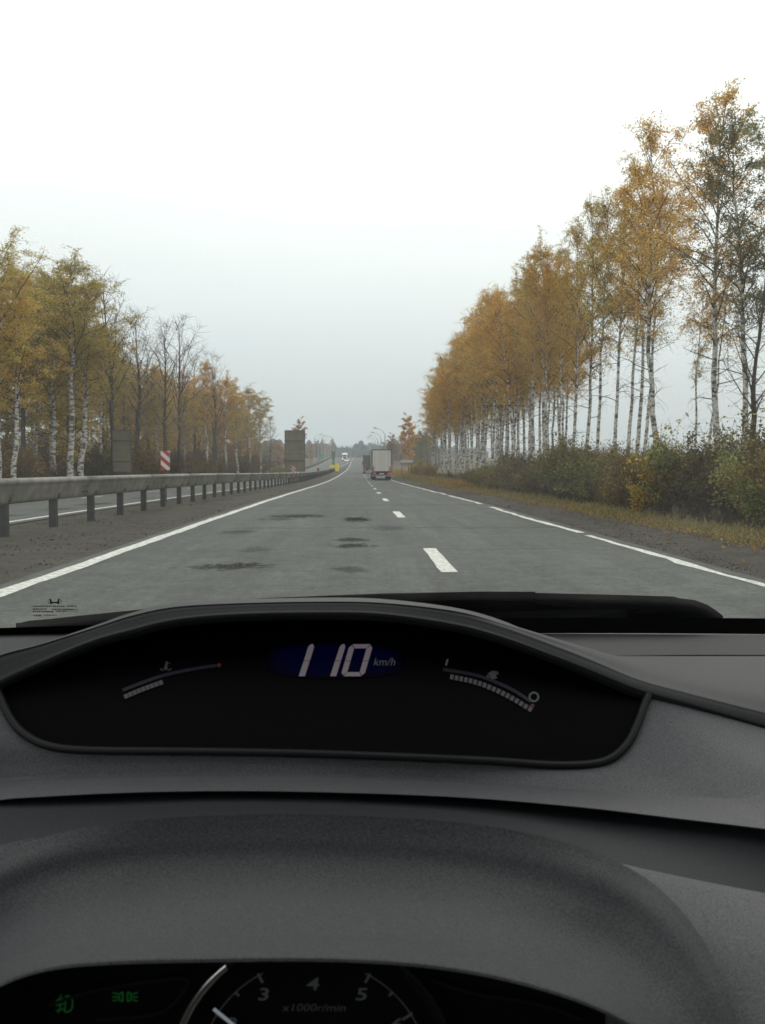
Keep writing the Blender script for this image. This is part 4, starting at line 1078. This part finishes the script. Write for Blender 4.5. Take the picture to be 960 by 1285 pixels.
# --- visor brow over the speed display
bx  = [-140, -60,   0,  50, 115, 165, 220, 300, 400, 480, 570, 630, 690, 740, 800, 860, 905, 960, 1040, 1130]
sil = [ 890, 846, 821, 808, 788, 772, 761, 756.5, 754.5, 756, 766, 781, 799, 814, 832, 848, 858, 869, 886, 904]
frn = [ 930, 886, 855, 832, 805, 791, 778, 771, 769, 771, 784, 800, 822, 842, 867, 884, 897, 913, 936, 962]
seam = [(x, 823.4, .925) for x in bx]
hump = []
for x, s in zip(bx, sil):
    if x < 690: hump.append((x, s + 2.0, .80))
    else: hump.append((x, s - (s - 823.4) * .5, .83))
kr = [max(0.0, min(1.0, (x - 600) / 200)) for x in bx]          # the visor flattens into the dash on the right
crest = [(x, s, .712 + .03 * k) for x, s, k in zip(bx, sil, kr)]
pre = [(x, s + (f - s) * (.15 + .35 * k), .702 + .003 * k) for x, s, f, k in zip(bx, sil, frn, kr)]
mid_ = [(x, s + (f - s) * (.5 + .15 * k), .699 + .0 * k) for x, s, f, k in zip(bx, sil, frn, kr)]
edge = [(x, s + (f - s) * (.8 + .08 * k), .697 - .002 * k) for x, s, f, k in zip(bx, sil, frn, kr)]
fedge = [(x, f, .695) for x, f in zip(bx, frn)]
def under(d, dz):
    r_ = []
    for x, f in zip(bx, frn):
        z = (f - 588) / FPX * .695 + dz; r_.append((450 + (x - 450) * .695 / d, 588 + z / d * FPX, d))
    return r_
loft('visor', [seam, hump, crest, pre, mid_, edge, fedge, under(.699, .005), under(.715, .008), under(.82, .012)], DM['brow'], 150, 63)

# --- speed display screen
DS = lambda y: 1 / (1 / .745 + (y - 771) / (946 - 771) * (1 / .665 - 1 / .745))
rimline = [(-6,858),(2,878),(12,899),(28,919),(58,935),(110,941.5),(250,943),(400,946),(600,954),(690,960),(740,959),(768,951),(788,932),(800,908),(808,886),(814,872)]
inner = spl(rimline, 90)
poly = [tuple(p) for p in inner] + [(780,850),(740,826),(690,803),(630,782),(570,768),(480,759),(400,757),(300,759),(220,765),(165,777),(115,793),(50,820),(0,842)]
scr = flat('display_screen', [poly], DM['black'], None, 0, D=lambda y: DS(y) + .006)
def ribbon(name, pts, wd, mat, parent, D):
    V = []; F = []
    for i_, p in enumerate(pts):
        a = np.array(pts[max(i_-1, 0)]); b = np.array(pts[min(i_+1, len(pts)-1)]); t = (b - a) / np.linalg.norm(b - a); nrm = np.array([-t[1], t[0]])
        for s in (-1, 1):
            q = np.array(p) + nrm * s * wd / 2; V.append(P(q[0], q[1], D(q[1])))
    for i_ in range(len(pts) - 1): F.append((2*i_, 2*i_+1, 2*i_+3, 2*i_+2))
    return cpart(name, V, F, mat, parent, False)
tb = MB(); tb.tube([P(x, y, DS(y) - .001) - Vector((CX, CY, 0)) for x, y in inner], .0032, 8, False, Vector((0, 1, .3)))
obj('screen_rim', mesh('screen_rim', tb.V, tb.F, DM['rim'], True), scr)
DP = lambda y: DS(y) + .0045
# blue field, speed digits, unit
oval = [(420 + 88 * math.copysign(abs(math.cos(a)) ** .75, math.cos(a)), 829 + 22.5 * math.copysign(abs(math.sin(a)) ** .6, math.sin(a))) for a in np.linspace(0, 6.283, 49)[:-1]]
V = []; F = []
for kk, f_ in enumerate((.55, .8, 1.0)):
    for (x, y) in oval: V.append(P(420 + (x - 420) * f_, 829 + (y - 829) * f_, DS(829 + (y - 829) * f_) + .0052))
m_ = len(oval); F = [tuple(range(m_))] + [(j*m_+k, j*m_+(k+1) % m_, (j+1)*m_+(k+1) % m_, (j+1)*m_+k) for j in range(2) for k in range(m_)]
bf = cpart('blue_field', V, F, DM['blueglow'], scr, False)
ga = bf.data.attributes.new('glow', 'FLOAT', 'POINT'); ga.data.foreach_set('value', [1.0] * m_ + [.75] * m_ + [0.0] * m_)
def sl(x, y): return (x + (829 - y) * .29, y)                # slanted digits
def digit(polys): return flat('digit', [[sl(*p) for p in q] for q in polys], DM['digit'], scr, 0, D=DP)
digit([[(380.5,848.5),(388.3,848.5),(388.8,829.6),(381.2,829.6)], [(381.3,829.0),(388.9,829.0),(389.2,812),(387.2,808.5),(384.5,808.2),(381.8,811)]])
digit([[(420,848.5),(427.5,848.5),(427.9,829.6),(420.5,829.6)], [(420.6,829.0),(428,829.0),(428.3,812),(426.5,808.5),(424,808.2),(421.3,811)]])
x0, x1, th = 433.0, 462.5, 7.0
digit([[(x0, 829.6), (x0 + th, 829.6), (x0 + th, 843), (x0 + 3, 847.5), (x0, 844)], [(x0, 829), (x0, 813), (x0 + 3, 809.5), (x0 + th, 814), (x0 + th, 829)],
       [(x1 - th, 829.6), (x1, 829.6), (x1, 844), (x1 - 3, 847.5), (x1 - th, 843)], [(x1 - th, 829), (x1 - th, 814), (x1 - 3, 809.5), (x1, 813), (x1, 829)],
       [(x0 + 3.6, 808.4), (x1 - 3.6, 808.4), (x1 - th - .4, 813.6), (x0 + th + .4, 813.6)], [(x0 + 3.6, 848.6), (x1 - 3.6, 848.6), (x1 - th - .4, 843.4), (x0 + th + .4, 843.4)]])
def text(s, x, y, h, mat, parent, D, name='lettering', slant=0.0, sxx=1.0, bold=0.0, align='CENTER'):
    cu = bpy.data.curves.new('t', 'FONT'); cu.body = s; cu.align_x = align; cu.size = 1; cu.offset = bold; cu.resolution_u = 3
    ob = bpy.data.objects.new('t', cu); COL.objects.link(ob)
    bpy.context.view_layer.update()
    me0 = bpy.data.meshes.new_from_object(ob.evaluated_get(bpy.context.evaluated_depsgraph_get()))
    k = h / .69
    V = []
    for v in me0.vertices:
        px = x + (v.co.x * sxx + v.co.y * slant) * k; py = y - v.co.y * k; V.append(P(px, py, D(py) if callable(D) else D))
    F = [tuple(p.vertices) for p in me0.polygons]
    bpy.data.objects.remove(ob); bpy.data.meshes.remove(me0)
    return cpart(name, V, F, mat, parent, False)
text('km/h', 468, 835, 9.5, DM['unit'], scr, DP, slant=.25, align='LEFT')
# temperature bar (left) and fuel bar (right)
def bars(pts, n, wd, fill, name):
    q = spl(pts, n * 2 + 1); out_ = []
    for i_ in range(n):
        a = q[2*i_]; b = q[2*i_+2]; c = a + (b - a) * fill; t = (b - a) / np.linalg.norm(b - a); nr = np.array([-t[1], t[0]]) * wd / 2
        out_.append([tuple(a - nr), tuple(c - nr), tuple(c + nr), tuple(a + nr)])
    return flat(name, out_, DM['seg'], scr, 0, D=DP)
bars([(156,874.5),(180,864.5),(205,855.5)], 9, 5.6, .86, 'temperature_bar')
bars([(565,849),(600,857),(635,872),(669,892)], 18, 6, .72, 'fuel_bar')
ribbon('blue_arc', spl([(154,866),(200,849),(240,840),(272,835)], 24), 4, DM['blue'], scr, lambda y: DS(y) + .0048)
ribbon('blue_arc', spl([(556,840),(600,848),(640,864),(666,880)], 24), 4, DM['blue'], scr, lambda y: DS(y) + .0048)
def disc(x, y, r_, n=14): return [(x + r_ * math.cos(a), y + r_ * math.sin(a)) for a in np.linspace(0, 6.283, n + 1)[:-1]]
flat('red_dot', [disc(275, 834.6, 2.6)], DM['dotred'], scr, 0, D=DP); flat('red_dot', [disc(668, 885.5, 2.6)], DM['dotred'], scr, 0, D=DP)
flat('thermometer_icon', [[(208,830),(211,830),(209.5,837),(206.5,837)], disc(208, 838.5, 2.4), [(201,838.5),(205,840.5),(205,842),(201,840)], [(211,840.5),(215,838.5),(215,840),(211,842)], rect(211, 832, 214, 833)], DM['dialdim'], scr, 0, D=DP)
flat('fuel_icon', [[(612,845),(618,841.5),(625,842.5),(626,846),(622,847),(624,851),(618,852.5),(615,850)], [(611,847),(614,849),(613,851),(610.5,849)]], DM['dialdim'], scr, 0, D=DP)
flat('full_mark', [[(558.5,835),(560.5,827),(563,827),(561,835)]], DM['unit'], scr, 0, D=DP)
o_ = disc(670, 874.5, 6.6, 20); i__ = disc(670, 874.5, 4.4, 20)
flat('empty_mark', [[o_[k], o_[(k+1) % 20], i__[(k+1) % 20], i__[k]] for k in range(20)], DM['unit'], scr, 0, D=DP)

# --- pad below the screen
I = [(x, y, DS(y) + .002) for x, y in rimline]
Ex = [(-170,868,.70),(-190,890,.685),(-200,920,.66),(-200,965,.62),(-110,1010,.588),(30,1001,.585),(180,994,.585),(350,993,.585),(560,999.5,.58),(720,1012,.572),(850,1027,.562),(960,1040,.553),(1060,1053,.545),(1120,1030,.58),(1120,1000,.63),(1110,958,.69)]
def mixr(a, b, t, dD=0): return [(p[0] + (q[0]-p[0])*t, p[1] + (q[1]-p[1])*t, p[2] + (q[2]-p[2])*t + dD) for p, q in zip(a, b)]
wcr = [max(0.0, min(1.0, 1 - (p[0] - 600) / 220)) * max(0.0, min(1.0, (p[1] - 900) / 35)) for p in rimline]
Ex = [(x, y, d + .03 * w_) for (x, y, d), w_ in zip(Ex, wcr)]
def padr(t, g_): return [(p[0] + (q[0]-p[0])*t, p[1] + (q[1]-p[1])*t, p[2] + (q[2]-p[2])*(t + (g_ - t) * w_)) for p, q, w_ in zip(I, Ex, wcr)]
pad_rows = [I, padr(.08, .03), padr(.3, .05), padr(.56, .10), padr(.62, .20), padr(.8, .62), padr(.97, .95), Ex]
loft('dash_pad', pad_rows + [[(x, y + 1.2, d + .002) for x, y, d in Ex], [(x, y + 1.6, d + .010) for x, y, d in Ex]], DM['pad'], 160, 60, smooth_rows=False)
# --- darker band below the pad
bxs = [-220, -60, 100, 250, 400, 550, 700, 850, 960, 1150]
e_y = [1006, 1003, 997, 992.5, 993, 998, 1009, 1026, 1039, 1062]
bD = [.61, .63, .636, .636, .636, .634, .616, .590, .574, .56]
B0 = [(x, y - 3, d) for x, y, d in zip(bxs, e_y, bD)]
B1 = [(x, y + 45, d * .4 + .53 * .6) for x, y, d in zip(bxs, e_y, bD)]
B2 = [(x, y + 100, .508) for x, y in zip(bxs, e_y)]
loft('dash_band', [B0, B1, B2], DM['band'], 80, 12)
# --- lower panel right of the cluster hood
loft('lower_panel', [[(760,1084,.54),(840,1101,.53),(960,1124,.515),(1150,1156,.50)], [(760,1086,.515),(840,1103,.51),(960,1126,.50),(1150,1158,.49)],
     [(760,1180,.47),(840,1185,.462),(960,1200,.45),(1150,1220,.44)], [(760,1330,.42),(840,1330,.41),(960,1335,.40),(1150,1345,.39)]], DM['panel'], 40, 30)
loft('lower_panel', [[(-260,1110,.52),(-100,1086,.515),(-20,1066,.512),(45,1050,.512)], [(-260,1200,.47),(-100,1190,.475),(-30,1160,.485),(30,1130,.495)], [(-260,1330,.43),(-100,1330,.435),(-60,1290,.46),(10,1190,.49)]], DM['panel'], 30, 20)
# --- hood of the instrument cluster
H0 = [(-60,1112,.470),(-10,1078,.485),(40,1055,.494),(110,1038,.50),(200,1027,.503),(340,1021.5,.505),(480,1025,.503),(600,1035,.50),(690,1052,.495),(760,1075,.488),(812,1103,.480),(850,1137,.464),(885,1184,.443),(912,1240,.42),(930,1300,.40),(940,1345,.39)]
HL = [(-150,1345,.392),(-70,1280,.392),(0,1237,.390),(60,1217,.388),(140,1209,.387),(280,1205.5,.386),(400,1205,.386),(500,1209.5,.386),(580,1219,.386),(640,1231,.386),(695,1246,.386),(740,1262,.386),(780,1281,.386),(815,1303,.386),(845,1330,.386),(865,1355,.386)]
wsh = [1, 1, .8, .35, 0, 0, 0, .1, .35, .7, 1, 1, 1, 1, 1, 1]      # shoulders of the hood
def hr(t, gc, gs): return [(p[0] + (q[0]-p[0])*t, p[1] + (q[1]-p[1])*t, p[2] + (q[2]-p[2])*(gc + (gs - gc) * w_)) for p, q, w_ in zip(H0, HL, wsh)]
rows = [H0, hr(.04, .010, .04), hr(.16, .045, .15), hr(.34, .12, .22), hr(.56, .36, .35), hr(.80, .71, .66), hr(.86, .81, .78), hr(.96, .97, .96), HL, [(x, y + .8, d + .003) for x, y, d in HL], [(x, y - 12, d + .03) for x, y, d in HL], [(x, y - 36, d + .085) for x, y, d in HL]]
hd_ = loft('cluster_hood', rows, DM['hood'], 140, 80)
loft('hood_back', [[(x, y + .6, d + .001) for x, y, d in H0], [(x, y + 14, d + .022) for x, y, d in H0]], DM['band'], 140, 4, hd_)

# --- instrument cluster: black recess with rev counter and tell-tales
DC = .455
clu = flat('instrument_cluster', [[(-110,1200),(700,1195),(800,1250),(850,1330),(850,1400),(-110,1400)]], DM['matblack'], None, 0, D=DC + .006)
tcx, tcy = 394, 1351
def ang(a, r_): return (tcx + r_ * math.sin(a), tcy - r_ * math.cos(a))
# chrome bezel as a real ring
tb = MB(); tb.tube([P(*ang(a, 177), DC - .006) - Vector((CX, CY, 0)) for a in np.linspace(-2.2, -.66, 40)], .0024, 8, False)
obj('chrome_ring', mesh('chrome_ring', tb.V, tb.F, DM['chrome'], True), clu)
tb = MB(); tb.tube([P(*ang(a, 177), DC - .006) - Vector((CX, CY, 0)) for a in np.linspace(-.66, 2.2, 60)], .0022, 8, False)
obj('dial_bezel', mesh('dial_bezel', tb.V, tb.F, DM['rim'], True), clu)
DD = lambda y: DC
tw = .505
ribbon('dial_arc', [ang(a, 144.5) for a in np.linspace(-1.5, -.46, 30)], 1.8, DM['dialdim'], clu, DD)
ribbon('dial_arc', [ang(a, 144.5) for a in np.linspace(.46, 1.5, 30)], 1.8, DM['dialdim'], clu, DD)
for k in (-3, -2, -1, 1, 2, 3):
    ribbon('dial_tick', [ang(k * .5 - .0, 147), ang(k * .5, 134)] if abs(k) != 2 else [ang(k * .5, 147), ang(k * .5, 132)], 3.4, DM['dial'], clu, lambda y: DC - .0004)
for k in (-2.5, -1.5, 1.5, 2.5): ribbon('dial_tick', [ang(k * .5, 145), ang(k * .5, 138)], 3.0, DM['dial'], clu, lambda y: DC - .0004)
for s, x, y in (('3', 330, 1255), ('4', 392, 1242), ('5', 453, 1255), ('2', 290, 1292), ('6', 497, 1293)):
    text(s, x, y, 15, DM['dial'], clu, DC - .0005, 'dial_numeral', .18, 1.45, .015)
text('x1000r/min', 394, 1269, 9.5, DM['dialdim'], clu, DC - .0005, 'dial_lettering', .22, 1.25)
ribbon('needle', [(268,1266), (300,1292)], 4.5, DM['needle'], clu, lambda y: DC - .004)
# frames of the side windows in the cluster
ribbon('window_frame', spl([(60,1262),(110,1246),(180,1233),(228,1228),(234,1238),(215,1262),(190,1274),(120,1281)], 60), 4, DM['rim'], clu, lambda y: DC - .001)
ribbon('window_frame', spl([(540,1230),(556,1236),(600,1248),(680,1262),(730,1280)], 40), 4, DM['rim'], clu, lambda y: DC - .001)
ribbon('window_frame', spl([(508,1226),(540,1262),(560,1300)], 20), 4, DM['rim'], clu, lambda y: DC - .001)
# fog-lamp and side-light symbols, lit green
def stroke(pts, wd=1.6):
    out_ = []
    for a, b in zip(pts, pts[1:]):
        a = np.array(a, float); b = np.array(b, float); t = (b - a) / (np.linalg.norm(b - a) + 1e-9); nr = np.array([-t[1], t[0]]) * wd / 2
        out_.append([tuple(a - nr), tuple(b - nr), tuple(b + nr), tuple(a + nr)])
    return out_
fog = stroke([(83,1250),(82,1260),(81,1270)]) + stroke([(83,1250),(88,1250),(91,1255),(91,1263),(88,1269),(81,1270)])
for yy in (1253, 1259.5, 1266): fog += stroke([(80,yy),(70,yy+2.5)], 1.4)
fog += stroke([(77,1248),(74,1256),(76,1263),(73,1272)], 1.2)
flat('fog_lamp_symbol', fog, DM['icon_green'], clu, 0, D=DC - .0006)
sd_ = []
for s in (-1, 1):
    c = 157
    sd_ += stroke([(c + s*3, 1245), (c + s*3, 1257)]) + stroke([(c + s*3, 1245), (c + s*7, 1247), (c + s*8, 1251), (c + s*7, 1255), (c + s*3, 1257)])
    for q in (-1, 0, 1): sd_ += stroke([(c + s*9, 1251 + q*3.5), (c + s*16, 1251 + q*5.5)], 1.4)
flat('side_light_symbol', sd_, DM['icon_green'], clu, 0, D=DC - .0006)

# --- the rest of the cabin: roof, pillars, doors with open side windows, floor, rear
def cbox(name, x0, x1, y0, y1, z0, z1, mat):
    m_ = MB().box(x0, x1, y0, y1, z0, z1); return cpart(name, m_.V, m_.F, mat, smooth=False)
cbox('roof', -.52, 1.14, -2.1, .30, 1.56, 1.60, DM['liner'])
for nm, xa, xb in (('door', -.60, -.54), ('door', 1.18, 1.24)):
    cbox(nm, xa, xb, -1.9, 1.05, .25, 1.04, DM['door'])
for x_b, x_t in ((-.60, -.47), (1.23, 1.08)):
    tb = MB(); tb.tube([Vector((x_b, 1.06, 1.03)), Vector((x_t, .31, 1.565))], .045, 8); cpart('windscreen_pillar', tb.V, tb.F, DM['door'])
    tb = MB(); tb.tube([Vector((x_b, -.55, 1.03)), Vector((x_t, -.62, 1.565))], .05, 8); cpart('door_pillar', tb.V, tb.F, DM['door'])
    tb = MB(); tb.tube([Vector((x_b, -1.9, 1.03)), Vector((x_t, -1.7, 1.565))], .09, 8); cpart('rear_pillar', tb.V, tb.F, DM['door'])
cbox('floor_pan', -.54, 1.18, -2.1, 1.05, .22, .25, DM['door'])
for xs_ in (-.30, .42):
    st_ = cbox('seat', xs_, xs_ + .55, -.78, -.52, .3, 1.10, DM['door'])  # front seats out of view, added and widened to block light from behind
    m_ = MB().box(xs_ + .13 - CX, xs_ + .42 - CX, -.74 - CY, -.60 - CY, 1.12, 1.34); m_.build('headrest', DM['door'], st_)
cbox('rear_seat', -.54, 1.18, -1.95, -1.7, .3, 1.08, DM['door'])
cbox('bulkhead', -.54, 1.18, 1.06, 1.12, .25, 1.0, DM['matblack'])
wm = MB().tube([(-.09, 0, 0), (.09, 0, 0)], .31, 20); wme = mesh('wheel', wm.V, wm.F, VM['tyre'])
for x in (-.42, 1.06):
    for y in (1.75, -1.0):
        obj('wheel', wme, car0, (x - CX, y - CY, .31))
